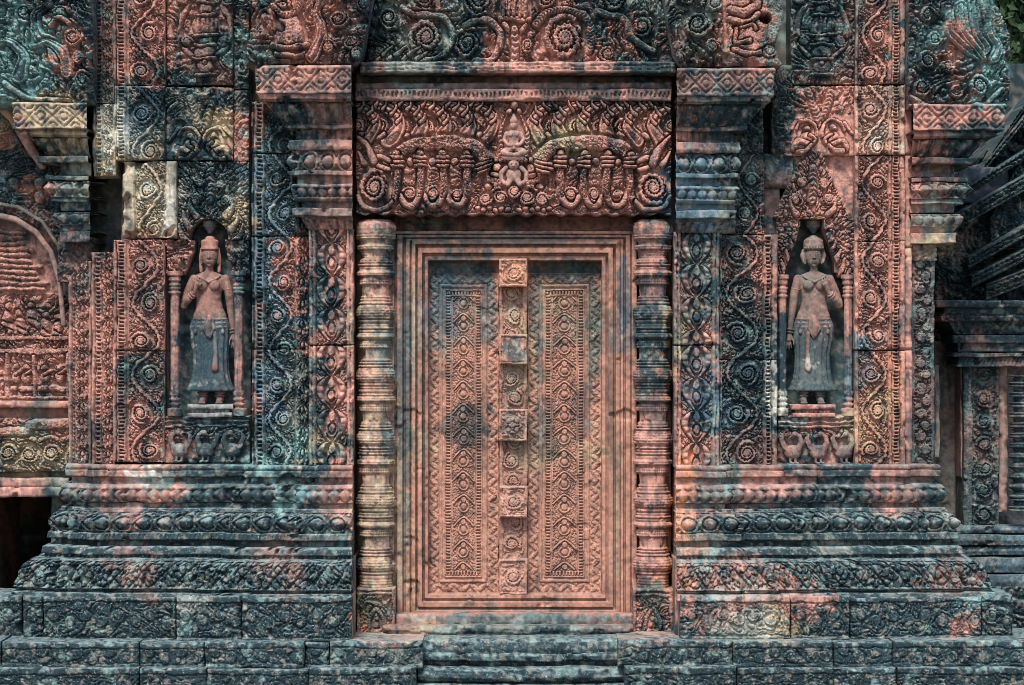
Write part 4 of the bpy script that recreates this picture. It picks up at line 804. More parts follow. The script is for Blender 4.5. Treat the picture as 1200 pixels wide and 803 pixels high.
# ================================================================== plinths
def cyma_pat(s, Y):
    h = leafy(s, Y, 8.5, 101, lambda a, b: -1.0 + .3 * np.sin(a / 20), 1.8, .5); u = (s * 1.0 - (Y - 655) * .6); q = abs(frac(u / 26) - .5) * 2; h = np.where(q > .9, .0, h); return h
def plinth(parent, plan, jn):
    sw = lambda nm, pr, pat=None, amp=4, **k: sweep(nm, plan, pr, pat, amp, parent, joints=jn, rough=.9, **k)
    sw('top_ledge', [(545, -30), (545, 6), (547, 8), (559, 8), (560, 4), (560, -30)], lambda s, Y: np.where((Y > 550) & (Y < 552), .2, 1), 3)
    sw('recess_band', [(559, -30), (559, 1), (570, 1), (570, -30)])
    sw('bead_moulding', [(568, -30), (568, 10), (571, 13), (574, 15), (580, 17), (587, 15), (589, 11), (590, 5), (593, -30)], lambda s, Y: np.where((Y > 573) & (Y < 588), beads(s, Y, 573, 588, 13), 1), 4.5)
    sw('recess_band', [(590, -30), (590, 6), (596, 6), (596, 14), (601, 16), (602, -30)], mat=M_TEAL)
    sw('medallion_moulding', [(600, -30), (600, 20), (604, 25), (612, 30), (622, 27), (625, 24), (625, 29), (632, 30), (634, 22), (634, -30)], lambda s, Y: np.where(Y < 625, medals(s, Y, 603, 624, 25, 6), .8 + .2 * (frac(s / 5) < .5)), 6, mat=M_TEAL)
    sw('recess_band', [(632, -30), (632, 18), (641, 18), (641, -30)])
    sw('ledge', [(640, -30), (640, 28), (642, 32), (649, 34), (650, 30), (656, 32), (657, -30)], lambda s, Y: np.where(Y > 650, .3 + .7 * (frac(s / 5.5) < .6), 1), 3, mat=M_BASE)
    sw('carved_cyma', [(655, -30), (655, 40), (657, 50), (661, 56), (667, 60), (675, 63), (683, 65), (688, 67), (689, -30)], cyma_pat, 8, mat=M_BASE)
    sw('fillet', [(687, -30), (687, 60), (690, 64), (692, 60), (693, 68), (700, 70), (701, -30)], None, 0, mat=M_BASE)
def block_pat(seed, x0, y0, x1, y1):
    def f(X, Y):
        h = leafy(X, Y, 5.6, seed, None, 1.4, .6) * .95
        for k in range(int((x1 - x0) / 19)): h = spiral(h, X, Y, x0 + 12 + k * 19, (y0 + y1) / 2 + (3 if k % 2 else -4), 7.5, 1 if k % 2 else -1, k, 6)
        h = np.where((Y < y0 + 7) | (Y > y1 - 5), .95, h); return np.where((abs(Y - y0 - 7.5) < .8) | (abs(Y - y1 + 5.5) < .8), .1, h)
    return f
PL = empty('plinth', 200, 803, 60, 'stepped plinth of dark lichened mouldings left of the door', 'plinth')
plinth(PL, [(414, 26, 0), (363, 26, -1), (363, 14, -1), (295, 14, -1), (295, 6, -1), (132, 6, -1), (132, -6, -1), (107, -6, -1), (107, -18, -1), (80, -18, -1), (80, -220, -1)], (230, 330))
PR = empty('plinth', 1000, 803, 60, 'stepped plinth of mouldings with pink patches right of the door', 'plinth')
plinth(PR, [(791, 26, 0), (843, 26, 1), (843, 14, 1), (911, 14, 1), (911, 6, 1), (1060, 6, 1), (1060, -6, 1), (1096, -6, 1), (1096, -220, 1)], (870, 980))
def row(parent, name, spans, y0, y1, dfun, th, seed, fl=0, **kw):
    for k, (a, b) in enumerate(spans):
        relief(name, a + .4, y0 + (k * 37 % 5 - 2) * .5, b - .9, y1, dfun(k), block_pat(seed + k, a, y0, b, y1), (3.4 if y0 < 740 else 2.0), th, .95, parent, mat=M_BASE, rnd=3.2, **kw)
for par_, xa_, xb_ in ((PL, 403, 413.6), (PR, 791.4, 802)):
    slabbox('cheek_wall', xa_, 546, xb_, 656, 22, 90, par_); slabbox('cheek_wall', xa_, 656, xb_, 753, 62, 130, par_)
row(PL, 'base_block', [(-40, 26), (26, 50), (50, 206), (206, 283), (283, 413)], 699, 753, lambda k: (58, 68, 80, 90, 101)[k], 90, 201)
row(PR, 'base_block', [(797, 927), (927, 997), (997, 1151), (1151, 1189)], 699, 751, lambda k: (101, 88, 81, 70)[k], 90, 221)
row(PL, 'footing_block', [(-40, 1), (1, 163), (163, 240), (240, 357), (357, 386), (386, 496)], 753, 784, lambda k: (112, 118, 113, 119, 108, 116)[k], 130, 241)
row(PR, 'footing_block', [(724, 860), (860, 977), (977, 1047), (1047, 1230)], 752, 783, lambda k: (116, 121, 113, 119)[k], 130, 261)
row(PL, 'footing_block', [(-40, 163), (163, 242), (242, 362), (362, 488)], 784, 841, lambda k: (128, 131, 127, 133)[k], 150, 281)
row(PR, 'footing_block', [(732, 864), (864, 978), (978, 1052), (1052, 1230)], 783, 841, lambda k: (130, 127, 132, 128)[k], 150, 301)
steps = empty('door_steps', 610, 803, 90, 'worn curved stone steps in front of the door', 'steps')
def nose(name, x0, x1, prof, dx=8):
    SEED[0] += 1; n = int((x1 - x0) / 2) + 1; xs = np.linspace(x0, x1, n); Q = []
    for a, b in zip(prof[:-1], prof[1:]):
        m = max(1, int(math.hypot(b[0] - a[0], b[1] - a[1]) / 1.3)); Q += [(a[0] + (b[0] - a[0]) * k / m, a[1] + (b[1] - a[1]) * k / m) for k in range(m)]
    Q.append(prof[-1]); Q = np.array(Q); X, Y = np.meshgrid(xs, Q[:, 0]); Dd = np.repeat(Q[:, 1:], n, 1) + dx * (1 - (2 * (X - x0) / (x1 - x0) - 1) ** 2) + (fbm(X, Y * 1.4, 18, SEED[0], 3) - .5) * 5 + (fbm(X, Y, 5, 3, 2) - .5) * 1.5
    Dd = Dd - 9 * sstep(.64, .78, fbm(X, Y, 34, SEED[0] + 2, 3)) - 6 * np.exp(-((X - 660) / 1.3) ** 2)
    Y = Y + (fbm(X, Y, 40, SEED[0] + 5, 2) - .5) * 3
    x, y, z = W(X, Y, Dd, 100); mk(name, np.stack([x, y, z], -1).reshape(-1, 3), [quads(*X.shape)], M_BASE, steps, stain(X, Y).reshape(-1, 3))
nose('upper_step', 462, 738, [(751, -10), (751, 74), (754, 80), (762, 84), (768, 82), (769, 70), (772, 70)])
nose('middle_step', 486, 736, [(766, 20), (767, 88), (770, 92), (775, 92), (777, 84), (783, 82), (786, 82)])
nose('lower_step', 490, 732, [(781, 40), (782, 100), (784, 106), (792, 110), (797, 106), (799, 96), (804, 96)])
nose('bottom_step', 484, 736, [(798, 60), (800, 112), (804, 120), (815, 124), (845, 124)])

# ================================================================== neighbouring shrine on the right
nb = empty('neighbouring_shrine', 1150, 800, -250, 'dark carved wall and stacked eaves of the next shrine, receding at the right edge', 'building')
relief('wall', 1060, 400, 1260, 840, -230, lambda X, Y: .8 + .2 * fbm(X, Y, 14, 4), 6, 120, 2, nb, mat=M_SMOOTH, tint=(.28, .24, .21), tw=.7)
slabbox('rear_wall', 1070, 75, 1900, 850, -440, 60, nb, cell=6, dark=.3)
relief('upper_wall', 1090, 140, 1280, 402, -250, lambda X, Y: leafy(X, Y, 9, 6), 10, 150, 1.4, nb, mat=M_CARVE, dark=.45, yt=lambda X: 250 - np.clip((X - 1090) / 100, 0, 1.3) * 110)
def nb_pat(X, Y):
    h = leafy(X, Y, 6.5, 65) * .7
    for k in range(14): h = spiral(h, X, Y, 1154, 440 + k * 27, 10, 1 if k % 2 else -1, k, 6)
    return np.where((X < 1140) | (X > 1168), .9, np.where((abs(X - 1140) < 1.3) | (abs(X - 1168) < 1.3), .05, h))
relief('pilaster', 1130, 425, 1171, 622, -160, nb_pat, 7, 60, .95, nb, tint=(.05, .075, .08), tw=.65)
relief('pale_rail', 1171, 380, 1181, 600, -170, None, 0, 40, 1.5, nb, mat=M_SMOOTH, tint=(.42, .26, .22), tw=.8)
relief('thin_rail', 1126, 430, 1133, 560, -176, None, 0, 40, 1.5, nb, mat=M_SMOOTH, tint=(.42, .26, .22), tw=.7)
relief('pale_rail', 1096, 428, 1101, 536, -180, None, 0, 40, 1.5, nb, mat=M_SMOOTH, tint=(.55, .45, .36), tw=.8)
nbp = [(1290, -150, 0), (1132, -150, -1), (1132, -240, -1)]
for (n, pr, pt, am) in (('eave', [(352, -30), (352, 36), (354, 38), (360, 36), (361, 26), (368, 26), (368, -30)], None, 0), ('eave', [(368, -30), (368, 34), (376, 30), (378, 20), (392, 12), (393, -30)], lambda s, Y: petals(s, Y, 370, 392, 12), 4),
                        ('eave', [(392, -30), (393, 14), (402, 12), (402, 6), (412, 6), (414, -30)], None, 0), ('eave', [(413, -30), (414, 10), (418, 12), (420, 4), (424, 6), (430, 8), (431, -30)], lambda s, Y: .4 + .6 * (frac(s / 5) < .6), 3)):
    sweep(n, nbp, pr, pt, am, nb, dref=-130, dark=.1)
for (y, o, e2) in ((618, 6, 626), (628, 12, 640), (642, 8, 652), (654, 16, 672), (674, 24, 690)):
    sweep('foot_moulding', [(1290, -150, 0), (1132, -150, -1), (1132, -240, -1)], [(y, -30), (y, o), ((y + e2) / 2, o + 3), (e2, o), (e2, -30)], lambda s, Y: .6 + .4 * (frac(s / 8) < .6), 3, nb, dref=-130, dark=.2, tint=(.13, .2, .24), tw=.4)
relief('foot_wall', 1120, 688, 1300, 850, -120, lambda X, Y: leafy(X, Y, 8, 3), 6, 80, 1.6, nb, mat=M_BASE, dark=.2)
def nb_post():
    ys = np.arange(440, 600, 1.0); na = 40; th = np.linspace(0, 2 * math.pi, na, endpoint=False); T, Yg = np.meshgrid(th, ys)
    Rg = 12 + 2.6 * np.sign(np.sin(Yg * .52)) + 1.2 * np.sin(Yg * 1.6); PX = 1197 + Rg * np.sin(T); x, y, z = W(PX, Yg, -140 + Rg * np.cos(T), -140)
    mk('turned_post', np.stack([x, y, z], -1).reshape(-1, 3), [quads(len(ys), na, 0, True)], M_CARVE, nb, stain(PX, Yg, (.03, .045, .055), .85).reshape(-1, 3))
nb_post()
# raking eaves that climb to the upper right: tilted mouldings, built as inclined bars with carved faces
def raking(x0, y0, x1, y1, hgt, d0, d1, seed, name='raking_eave'):
    n = int(math.hypot(x1 - x0, y1 - y0)); m = int(hgt) + 8; U, Vv = np.meshgrid(np.linspace(0, 1, n), np.linspace(0, 1, m)); L = math.hypot(x1 - x0, y1 - y0)
    X = x0 + (x1 - x0) * U; Y = y0 + (y1 - y0) * U + (Vv - .5) * hgt; v = Vv * hgt
    prof = 8 * np.sin(np.clip(Vv * 1.0, 0, 1) * math.pi) ** .5 + 4 * (np.sin(v * 1.1) > 0) ; h = np.where((Vv > .3) & (Vv < .7), leafy(U * L, v * 1.2, 5, seed), .4 + .6 * (frac(U * L / 6) < .7)); Dd = d0 + (d1 - d0) * U + prof + 4 * (h - 1) * ((Vv > .15) & (Vv < .85)) * 2 + (fbm(X, Y, 8, seed, 2) - .5) * 2
    Dd = np.where((Vv < .02) | (Vv > .98), Dd - 60, Dd); x, y, z = W(X, Y, Dd, (d0 + d1) / 2)
    mk(name, np.stack([x, y, z], -1).reshape(-1, 3), [quads(m, n)], M_CARVE, nb, stain(X, Y, (.055, .09, .098), .8, .0).reshape(-1, 3))  # dark tint puts the shade from above into the eaves' colour
raking(1118, 262, 1215, 205, 20, -190, -150, 3); raking(1138, 308, 1215, 262, 15, -180, -130, 5); raking(1142, 330, 1215, 290, 16, -178, -122, 7); raking(1160, 342, 1215, 318, 20, -172, -112, 9)
raking(1122, 232, 1215, 172, 12, -205, -170, 11); raking(1150, 204, 1215, 118, 10, -230, -180, 13); raking(1158, 190, 1215, 98, 8, -236, -190, 15)
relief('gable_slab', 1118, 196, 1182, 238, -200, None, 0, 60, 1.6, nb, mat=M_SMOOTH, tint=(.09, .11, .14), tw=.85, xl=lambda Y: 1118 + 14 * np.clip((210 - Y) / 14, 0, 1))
relief('roof_corner', 1160, 196, 1240, 290, -180, lambda X, Y: leafy(X, Y, 9, 22), 9, 60, 1.1, nb, dark=.0, xl=lambda Y: 1192 - 30 * np.clip((Y - 196) / 60, 0, 1))
relief('carved_corner', 1098, 240, 1160, 352, -205, lambda X, Y: leafy(X, Y, 8, 27), 9, 60, 1.0, nb, dark=.1)

# ================================================================== devata statues
def tube(bm, pts, segs=14):
    """tapered limb through (x, y, d, r) points; flattened rings joined with end caps"""
    P = [Vector((p[0], p[1], p[2])) for p in pts]
    sub = []
    for i in range(len(P) - 1):
        L = (P[i + 1] - P[i]).length; n = max(2, int(L / 1.2))
        for k in range(n): t = k / n; sub.append((P[i].lerp(P[i + 1], t), pts[i][3] * (1 - t) + pts[i + 1][3] * t))
    sub.append((P[-1], pts[-1][3]))
    for c, r in (sub[0], sub[-1]): ball(bm, c.x, c.y, c.z, r, r, r)
    prev = None
    for i, (c, r) in enumerate(sub):
        a = sub[min(i + 1, len(sub) - 1)][0] - sub[max(i - 1, 0)][0]; a.normalize(); u = a.cross(Vector((0.03, 0.02, 1))); u.normalize(); v = a.cross(u)
        ringv = [bm.verts.new(c + (u * math.cos(t) + v * math.sin(t)) * r) for t in [2 * math.pi * k / segs for k in range(segs)]]
        if prev:
            for k in range(segs): bm.faces.new((prev[k], prev[(k + 1) % segs], ringv[(k + 1) % segs], ringv[k]))
        else: bm.faces.new(ringv)
        prev = ringv
    bm.faces.new(prev[::-1])
def ball(bm, x, y, d, rx, ry, rd):
    ret = bmesh.ops.create_uvsphere(bm, u_segments=16, v_segments=10, radius=1)
    for v in ret['verts']: v.co = Vector((x + v.co.x * rx, y + v.co.z * ry, d + v.co.y * rd))
def loft(bm, rings, segs=40, pleat=0, cap=True, ph=0):
    """rings (x, y, d, rx, rd)"""
    prev = None
    for (x, y, d, rx, rd) in rings:
        rv = []
        for k in range(segs):
            t = 2 * math.pi * k / segs; f = 1 + pleat * math.cos(t * 16 + ph); rv.append(bm.verts.new((x + rx * f * math.cos(t), y, d + rd * f * math.sin(t))))
        if prev:
            for k in range(segs): bm.faces.new((prev[k], prev[(k + 1) % segs], rv[(k + 1) % segs], rv[k]))
        elif cap: bm.faces.new(rv)
        prev = rv
    if cap: bm.faces.new(prev[::-1])
def finish(bm, name, parent, dref, voxel=.75, mat=None, clean=.3, tint=None, tw=0):
    me = bpy.data.meshes.new(name); bmesh.ops.recalc_face_normals(bm, faces=bm.faces); bm.to_mesh(me); bm.free()
    o = bpy.data.objects.new('tmp', me); COL.objects.link(o)
    md = o.modifiers.new('r', 'REMESH'); md.mode = 'VOXEL'; md.voxel_size = voxel; ms = o.modifiers.new('s', 'SMOOTH'); ms.factor = .5; ms.iterations = 1
    dg = bpy.context.evaluated_depsgraph_get(); ev = o.evaluated_get(dg); m2 = bpy.data.meshes.new_from_object(ev)
    n = len(m2.vertices); co = np.zeros(n * 3, dtype=np.float32); m2.vertices.foreach_get('co', co); co = co.reshape(-1, 3).astype(float)
    F4 = np.array([list(p.vertices) for p in m2.polygons if len(p.vertices) == 4]).reshape(-1, 4); F3 = np.array([list(p.vertices) for p in m2.polygons if len(p.vertices) == 3]).reshape(-1, 3)
    bpy.data.objects.remove(o); bpy.data.meshes.remove(m2); bpy.data.meshes.remove(me)
    X, Y, Dd = co[:, 0], co[:, 1], co[:, 2]; Dd = Dd + (fbm(X, Y, 5, 5, 2) - .5) * .5
    x, y, z = W(X, Y, Dd, dref); C = stain(X, Y, tint, tw, 0, 0, clean)
    return mk(name, np.stack([x, y, z], -1), [f for f in (F4, F3) if len(f)], mat or M_SMOOTH, parent, C)
def statue(cx, label, m, hat, bt, skt, ht, dz=-18):
    """m = +1: bent arm on the viewer's left; -1: mirrored"""
    e = empty('devata_statue', cx, 475, dz, label, 'statue', 'stone goddess statues in the wall niches')
    X = lambda a: cx + m * a
    b = bmesh.new()
    # torso
    loft(b, [(X(-1), 318, dz, 5, 4), (X(-1), 322, dz, 15, 5.5), (X(-1), 327, dz, 20, 7), (X(-1), 334, dz, 18, 8), (X(-1), 344, dz, 14.8, 8), (X(-1), 353, dz, 14.6, 8.5), (X(-.5), 361, dz, 16, 9), (X(0), 370, dz, 19.5, 9.5), (X(0), 384, dz, 20, 9.5), (X(0), 398, dz, 19, 9)])
    tube(b, [(X(-.5), 322, dz, 5), (X(-.5), 308, dz + 1, 4.4)]); ball(b, X(-7.8), 334.5, dz + 7, 6.6, 6.5, 6); ball(b, X(6.2), 334.5, dz + 7, 6.6, 6.5, 6); ball(b, X(-.8), 366, dz + 4, 6, 5, 4)
    # head with face
    hx, hy = X(0), 300; ball(b, hx, hy, dz + 2, 9.8, 12, 9.3); ball(b, hx, hy + 6.5, dz + 4, 7.6, 6, 6.8)
    tube(b, [(hx, hy - 3, dz + 10.5, .9), (hx, hy + 2.3, dz + 12.2, 1.5)]); ball(b, hx - 1.3, hy + 2.6, dz + 11.4, 1, .9, 1); ball(b, hx + 1.3, hy + 2.6, dz + 11.4, 1, .9, 1)
    for s in (-1, 1):
        ball(b, hx + s * 3.7, hy - 1.8, dz + 9.6, 2.2, 1.1, 1.3); tube(b, [(hx + s * 1.6, hy - 4.2, dz + 10.4, .6), (hx + s * 6, hy - 4.6, dz + 8.6, .5)]); tube(b, [(hx + s * 9, hy - 4, dz + 1, 1.5), (hx + s * 9.6, hy + 2, dz + 1, 1.6), (hx + s * 9.6, hy + 9, dz + 1, 1.3)])
    ball(b, hx, hy + 6.2, dz + 10.6, 3.1, .8, 1.1); ball(b, hx, hy + 7.9, dz + 10.4, 2.5, .9, 1.1); ball(b, hx, hy + 11, dz + 8, 2.5, 2, 2)
    # bent arm with raised hand
    sh = (X(-19), 327); el = (X(-31), 358)
    tube(b, [(sh[0], sh[1], dz, 5.2), (X(-25), 341, dz, 5.4), (el[0], el[1], dz + 1, 4.6)]); wr = (X(-16), 342, dz + 13)
    tube(b, [(el[0], el[1], dz + 1, 4.0), (X(-24), 351, dz + 8, 4.0), (wr[0], wr[1], wr[2], 2.6)]); hd = (X(-13), 333.5, dz + 15); tube(b, [(wr[0], wr[1], wr[2], 2.6), (hd[0], hd[1], hd[2], 3.2)])
    for k, (a, L) in enumerate(((-.45, 6.2), (-.15, 7.2), (.12, 6.8), (.4, 5.6))):
        fx, fy = math.sin(a) * m, -math.cos(a); bx = hd[0] + m * (k - 1.5) * 1.5
        tube(b, [(bx, hd[1] - 1, hd[2], 1.0), (bx + fx * L * .55, hd[1] + fy * L * .6 - 1, hd[2] + 1.2, .95), (bx + fx * L * .8, hd[1] + fy * L * .95 - 1, hd[2] - .2, .8)], 8)
    tube(b, [(hd[0] + m * 2.5, hd[1] + 2, hd[2], 1.2), (hd[0] + m * 5, hd[1] - 1, hd[2] + 1, 1.0), (hd[0] + m * 5.2, hd[1] - 4, hd[2] + 1.4, .85)], 8)
    # hanging arm
    tube(b, [(X(18), 327, dz, 5.2), (X(22.5), 345, dz, 5.2), (X(24.5), 364, dz + 1, 4.4), (X(26.5), 378, dz + 2, 3.5), (X(27.5), 390, dz + 2, 2.5), (X(29), 398, dz + 2.5, 3.1)])
    for k, (a, L) in enumerate(((-.25, 8.5), (-.05, 10), (.15, 9.4), (.35, 7.6))):
        bx = X(27.5 + k * 1.5); tube(b, [(bx, 399, dz + 2.5, 1.0), (bx + m * math.sin(a) * L * .5, 399 + L * .55, dz + 3.2, .95), (bx + m * math.sin(a) * L * .8, 399 + L, dz + 2.4, .8)], 8)
    tube(b, [(X(26), 394, dz + 3, 1.2), (X(23.5), 400, dz + 4.4, 1.05), (X(23.4), 404, dz + 4.6, .85)], 8)
    # legs and feet
    for s in (-1, 1):
        lx = X(s * 10 + 2); tube(b, [(lx - m * s * 1, 390, dz, 9), (lx, 425, dz, 7.5), (lx, 446, dz, 6.2), (lx, 462, dz + 1, 4.6), (lx, 468, dz + 1, 4.8)]); tube(b, [(lx, 468.5, dz + 2, 4.2), (lx, 470.5, dz + 12, 3.4)])
        for t in range(5): ball(b, lx + (t - 2) * 1.7, 472, dz + 14 - abs(t - 1.5) * .5, 1.0, 1.1, 1.8)
    body = finish(b, 'body', e, dz, .65, tint=bt, tw=.72)
    # skirt
    b = bmesh.new()
    loft(b, [(X(0), 372, dz, 19.5, 9.5), (X(0), 382, dz, 23, 11), (X(0), 398, dz, 22.5, 11), (X(1), 415, dz, 20, 10.5), (X(1), 432, dz, 20.5, 10.5), (X(1), 445, dz, 22.5, 11.5), (X(1), 452, dz, 25, 13), (X(1), 456.5, dz, 28.5, 14.5), (X(1), 458.5, dz, 27, 13.5)], 96, .05)
    skirt = finish(b, 'skirt', e, dz, .7, tint=skt, tw=.9)
    b = bmesh.new()
    for k, yy in enumerate((374, 378.5, 383)):
        loft(b, [(X(0), yy - 1.6, dz, 19.6 + k, 10.2 + k * .4), (X(0), yy, dz, 21 + k, 11 + k * .4), (X(0), yy + 1.6, dz, 20 + k, 10.6 + k * .4)])
    tube(b, [(X(0), 372, dz + 10, 3), (X(-1), 384, dz + 12, 5), (X(0), 392, dz + 12, 3.6)]); tube(b, [(X(-4), 374, dz + 10, 1.4), (X(-6), 385, dz + 12.5, 1.6), (X(-1), 394, dz + 13, 1.4)]); tube(b, [(X(5), 374, dz + 10, 1.4), (X(6), 386, dz + 12.5, 1.6), (X(1), 396, dz + 13, 1.2)])
    tube(b, [(X(7), 390, dz + 11, 2.2), (X(8), 415, dz + 10.5, 2.6), (X(7), 432, dz + 10.5, 4)])
    for k in range(5): ball(b, X(-16 + 8 * k), 389 + 3 * (k % 2), dz + 9.5, 2.2, 3, 2)
    finish(b, 'belt_sash', skirt, dz, .55, tint=bt, tw=.4)
    # head-dress
    b = bmesh.new()
    if hat == 0:
        loft(b, [(hx, 289, dz + 2, 10, 9.5), (hx, 292.5, dz + 2, 10.6, 10), (hx, 293, dz + 2, 9.5, 9)]); loft(b, [(hx, 281, dz + 1, 8.5, 8), (hx, 283, dz + 1, 10.5, 9.5), (hx, 290, dz + 2, 9.6, 9.2), (hx, 291, dz + 2, 9, 8.8)])
        ball(b, hx, 280, dz, 6, 3.5, 6)
        for s in (-1, 1): tube(b, [(hx + s * 9.5, 292, dz - 1, 2.2), (hx + s * 11, 304, dz - 2, 2.4), (hx + s * 10.5, 318, dz - 2, 2)])
    else:
        loft(b, [(hx, 293, dz + 2, 10, 9.6), (hx, 288, dz + 2, 12, 11), (hx, 283, dz + 1, 11.5, 10), (hx, 279, dz, 8, 7), (hx, 277.5, dz, 3, 3)][::-1])
        for k in range(9): a = -1.3 + k * .325; tube(b, [(hx + 11.4 * math.sin(a), 291, dz + 2 + 10.4 * math.cos(a), 1.1), (hx + 11 * math.sin(a * .9), 282, dz + 1 + 9.6 * math.cos(a), 1.0)])
        ball(b, hx, 279, dz, 5.5, 3.5, 5)
        for s in (-1, 1): tube(b, [(hx + s * 11, 294, dz - 1, 2.6), (hx + s * 12.5, 300, dz - 1, 3.2), (hx + s * 11, 307, dz, 2)])
    finish(b, 'headdress', e, dz, .6, tint=ht, tw=.6)
    # jewellery
    def band(nm, pts):
        b = bmesh.new()
        for (c, ax, r) in pts:
            ax = Vector(ax).normalized(); u = ax.orthogonal().normalized(); v = ax.cross(u); n = 28; ringp = [Vector(c) + (u * math.cos(2 * math.pi * k / n) + v * math.sin(2 * math.pi * k / n)) * r for k in range(n + 1)]
            tube(b, [(*p, 1.05) for p in ringp], 7)
        finish(b, nm, body, dz, .5, tint=bt, tw=.5)
    band('bracelet', [((X(27.2), 386, dz + 2), (m * .1, 1, 0), 3.5), ((X(27.4), 389.5, dz + 2), (m * .1, 1, 0), 3.2)]); band('bracelet', [((X(-18.5), 344.8, dz + 11.5), (m * .6, -.6, .4), 3.6), ((X(-20.5), 347, dz + 10), (m * .6, -.6, .4), 3.9)])
    band('armlet', [((X(21), 339, dz), (m * .2, 1, 0), 4.6)]); band('armlet', [((X(-24), 339, dz), (-m * .35, 1, 0), 4.4)])
    for s in (-1, 1): band('anklet', [((X(s * 10 + 2), 460.5, dz + 1), (0, 1, 0), 5.8), ((X(s * 10 + 2), 464, dz + 1), (0, 1, 0), 5.6)])
    b = bmesh.new(); tube(b, [(X(-13), 324, dz + 5, 1.3), (X(-7), 328, dz + 9, 1.6), (X(0), 330.5, dz + 10.5, 2), (X(6), 328, dz + 9, 1.6), (X(12), 324, dz + 5, 1.3)]); finish(b, 'necklace', body, dz, .5, tint=bt, tw=.5)
    # pedestal under the feet
    return e
statue(246, 'stone goddess in the left niche, reddish head, one hand raised to her chest', 1, 0, (.19, .105, .085), (.028, .055, .068), (.42, .18, .14))
statue(953, 'stone goddess in the right niche with fluted crown, standing on a pink pedestal', -1, 1, (.17, .12, .10), (.045, .07, .076), (.25, .17, .14))
def pedestal(cx, w, label, tint, y0):
    e = empty('statue_pedestal', cx, 490, -12, label, 'pedestal')
    relief('top_slab', cx - w, y0, cx + w, y0 + 6, 4, None, 0, 40, .9, e, rnd=1.5, tint=tint, tw=.6); relief('waist', cx - w + 4, y0 + 5, cx + w - 4, y0 + 11, 0, lambda X, Y: .5 + .5 * (frac(X / 5) < .6), 3, 36, .9, e, tint=tint, tw=.6); relief('foot_slab', cx - w + 1, y0 + 10, cx + w - 1, 489, 4, None, 0, 40, .9, e, rnd=1.5, tint=tint, tw=.6)
pedestal(246, 27, 'small grey pedestal under the feet of the left goddess', (.30, .28, .26), 474)
pedestal(954, 26, 'small bright pink pedestal under the feet of the right goddess', (.62, .26, .19), 474)

for cx_, par in ((246, bl), (953, br)):
    b = bmesh.new(); loft(b, [(cx_, 258, -22, 4, 4), (cx_, 259, -22, 9, 8), (cx_, 263, -22, 8, 7), (cx_, 265, -22, 9, 8), (cx_, 268, -22, 6, 6), (cx_, 274, -22, 2, 2)]); finish(b, 'canopy_pendant', par, -22, .6, tint=(.10, .12, .12), tw=.7)
b = bmesh.new(); tube(b, [(-60, 250, -50, 3.6), (-14, 250, -50, 3.6), (18, 257, -50, 3.6), (42, 272, -50, 3.4), (60, 296, -50, 3.2), (70, 330, -50, 3), (74, 380, -52, 3)]); finish(b, 'arch_moulding', lw, -50, .8, tint=(.24, .17, .15), tw=.6)
b = bmesh.new(); tube(b, [(-60, 236, -50, 2.2), (-14, 237, -48, 2.2), (22, 243, -48, 2.2), (50, 260, -48, 2.2), (70, 290, -48, 2.0)]); finish(b, 'arch_moulding', lw, -50, .8, tint=(.12, .13, .12), tw=.6)
b = bmesh.new(); tube(b, [(-30, 96, -46, 7), (2, 124, -46, 7), (16, 138, -46, 6.5), (34, 170, -46, 6), (50, 194, -46, 5)]); finish(b, 'raking_band', lw, -46, .9, tint=(.45, .26, .2), tw=.6)
def goose(par, cx_, y0, fl, tint):
    b = bmesh.new(); d_ = -3
    ball(b, cx_, y0 + 30, d_ - 2, 10.5, 8.5, 7); tube(b, [(cx_ + fl * 6, y0 + 27, d_, 4.2), (cx_ + fl * 10, y0 + 19, d_ + 1, 3.2), (cx_ + fl * 8.5, y0 + 12, d_ + 1, 2.5), (cx_ + fl * 3, y0 + 8, d_ + 1, 2.3)]); ball(b, cx_ + fl * 2, y0 + 9, d_ + 1, 3.6, 2.9, 3); tube(b, [(cx_, y0 + 10, d_ + 1, 1.5), (cx_ - fl * 4, y0 + 13, d_ + 1, .8)])
    for q in range(4): tube(b, [(cx_ - fl * (2 + q), y0 + 33 - q, d_ + 1, 2), (cx_ - fl * (11 + q * .5), y0 + 24 - q * 3, d_ + 1, 1.9), (cx_ - fl * (15 - q * 1.2), y0 + 14 - q * 1.5, d_, 1.3)])
    for q in (-3, 3): tube(b, [(cx_ + q, y0 + 36, d_, 1.7), (cx_ + q, y0 + 42, d_, 1.4), (cx_ + q + fl * 3.5, y0 + 43, d_ + 1, 1.2)])
    finish(b, 'carved_goose', par, -3, .6, M_CARVE, 1.0, tint, .6)
for k in range(3): goose(bl, 210 + k * 31, 498, -1, (.06, .075, .075))
for k in range(3): goose(br, 929 + k * 30, 500, 1, ((.30, .16, .13), (.26, .15, .13), (.10, .10, .10))[k])
b = bmesh.new(); z_ = 27      # the small seated figure in the middle of the lintel and its mount
ball(b, 602, 147, z_ + 2, 4.4, 5.4, 4.4); loft(b, [(602, 143.5, z_ + 2, 4.8, 4.8), (602, 141, z_ + 2, 4.4, 4.4), (602, 138, z_ + 1, 3, 3), (602, 133.5, z_ + 1, .9, .9)]); tube(b, [(602, 150, z_, 2.3), (602, 155, z_, 2.5)])
loft(b, [(602, 153, z_, 4, 3), (602, 155.5, z_, 9.4, 4), (602, 160, z_, 7.6, 4.6), (602, 166, z_, 5.6, 4.4), (602, 171, z_, 7.6, 5), (602, 175, z_, 8, 5)])
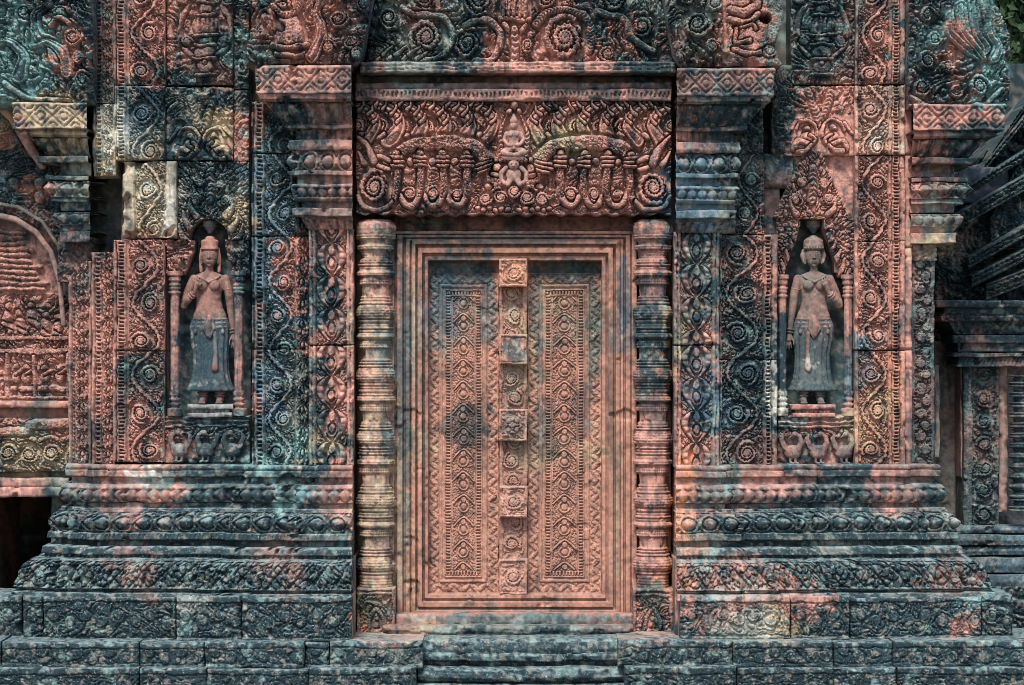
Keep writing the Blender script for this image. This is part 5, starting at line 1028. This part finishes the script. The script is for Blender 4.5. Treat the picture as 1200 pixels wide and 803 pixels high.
for q in (-1, 1):
    tube(b, [(602 + q * 8.6, 156.5, z_, 2.5), (602 + q * 11.5, 164, z_ + 1, 2.2), (602 + q * 7, 170, z_ + 4, 1.9), (602 + q * 2.5, 170.5, z_ + 5, 1.8)]); tube(b, [(602 + q * 4, 175, z_, 4), (602 + q * 13, 178.5, z_ + 3, 3.5), (602 + q * 5, 181.5, z_ + 6, 2.8), (602 - q * 1, 182, z_ + 6, 2.2)]); ball(b, 602 + q * 3.2, 158.5, z_ + 4, 2.5, 2.4, 2)
    tube(b, [(602 + q * 9, 197, z_, 2.8), (602 + q * 15, 203, z_ + 1, 2.6), (602 + q * 14, 212, z_ + 1, 2.4), (602 + q * 10, 215, z_ + 3, 2.6)]); tube(b, [(602 + q * 4, 210, z_, 4), (602 + q * 7, 216, z_ + 3, 3)])
ball(b, 602, 193.5, z_ + 3, 6.5, 5.8, 5); ball(b, 602, 205, z_, 9, 8, 5); ball(b, 599.3, 192, z_ + 8, 1.2, 1, 1); ball(b, 604.7, 192, z_ + 8, 1.2, 1, 1); ball(b, 602, 195, z_ + 8, 1.6, 1.3, 1.5)
loft(b, [(602, 183, z_, 13, 6), (602, 185, z_, 14.5, 7), (602, 188, z_, 12, 6)])
finish(b, 'seated_figure', lint, z_, .45, M_CARVE, .5, (.42, .25, .20), .6)
# ================================================================== tree beyond the shrine
tree = empty('tree', 1225, 830, -1500, 'green leafy tree showing behind the top right corner', 'tree')
M_LEAF = stone('tree_leaf', .1, .3, .1, col=(.03, .06, .025)); M_BARK = stone('tree_bark', .2, .5, .6, col=(.12, .09, .07))
tb = bmesh.new(); tube(tb, [(1300, 840, -1500, 26), (1290, 500, -1500, 20), (1300, 200, -1500, 14), (1270, 60, -1490, 8)], 12); tube(tb, [(1298, 240, -1500, 12), (1230, 90, -1480, 6), (1190, 20, -1470, 3)], 10); tube(tb, [(1292, 340, -1500, 12), (1380, 120, -1500, 5)], 10)
me = bpy.data.meshes.new('trunk'); tb.to_mesh(me); tb.free(); co = np.array([v.co[:] for v in me.vertices]); x, y, z = W(co[:, 0], co[:, 1], co[:, 2], -1500)
Fq = np.array([list(p.vertices) for p in me.polygons if len(p.vertices) == 4]); Ft = np.array([list(p.vertices) for p in me.polygons if len(p.vertices) == 3]); mk('trunk', np.stack([x, y, z], -1), [Fq, Ft], M_BARK, tree)
rng = np.random.default_rng(3); nl = 42000
cl = rng.normal(0, 1, (60, 3)); cl /= np.linalg.norm(cl, axis=1)[:, None]; cl = cl * rng.uniform(.3, 1, (60, 1)) ** .5 * np.array([170, 170, 130]) + np.array([1300, 20, -1500])
c = cl[rng.integers(0, 60, nl)] + rng.normal(0, 17, (nl, 3)); a = rng.normal(0, 1, (nl, 3)); a /= np.linalg.norm(a, axis=1)[:, None]; b_ = np.cross(a, rng.normal(0, 1, (nl, 3))); b_ /= np.linalg.norm(b_, axis=1)[:, None]
Lf = 7.5; V = np.stack([c - a * Lf, c + b_ * Lf * .45, c + a * Lf, c - b_ * Lf * .45], 1).reshape(-1, 3); x, y, z = W(V[:, 0], V[:, 1], V[:, 2], -1500)
mk('crown', np.stack([x, y, z], -1), [np.arange(nl * 4).reshape(-1, 4)], M_LEAF, tree, smooth=False)
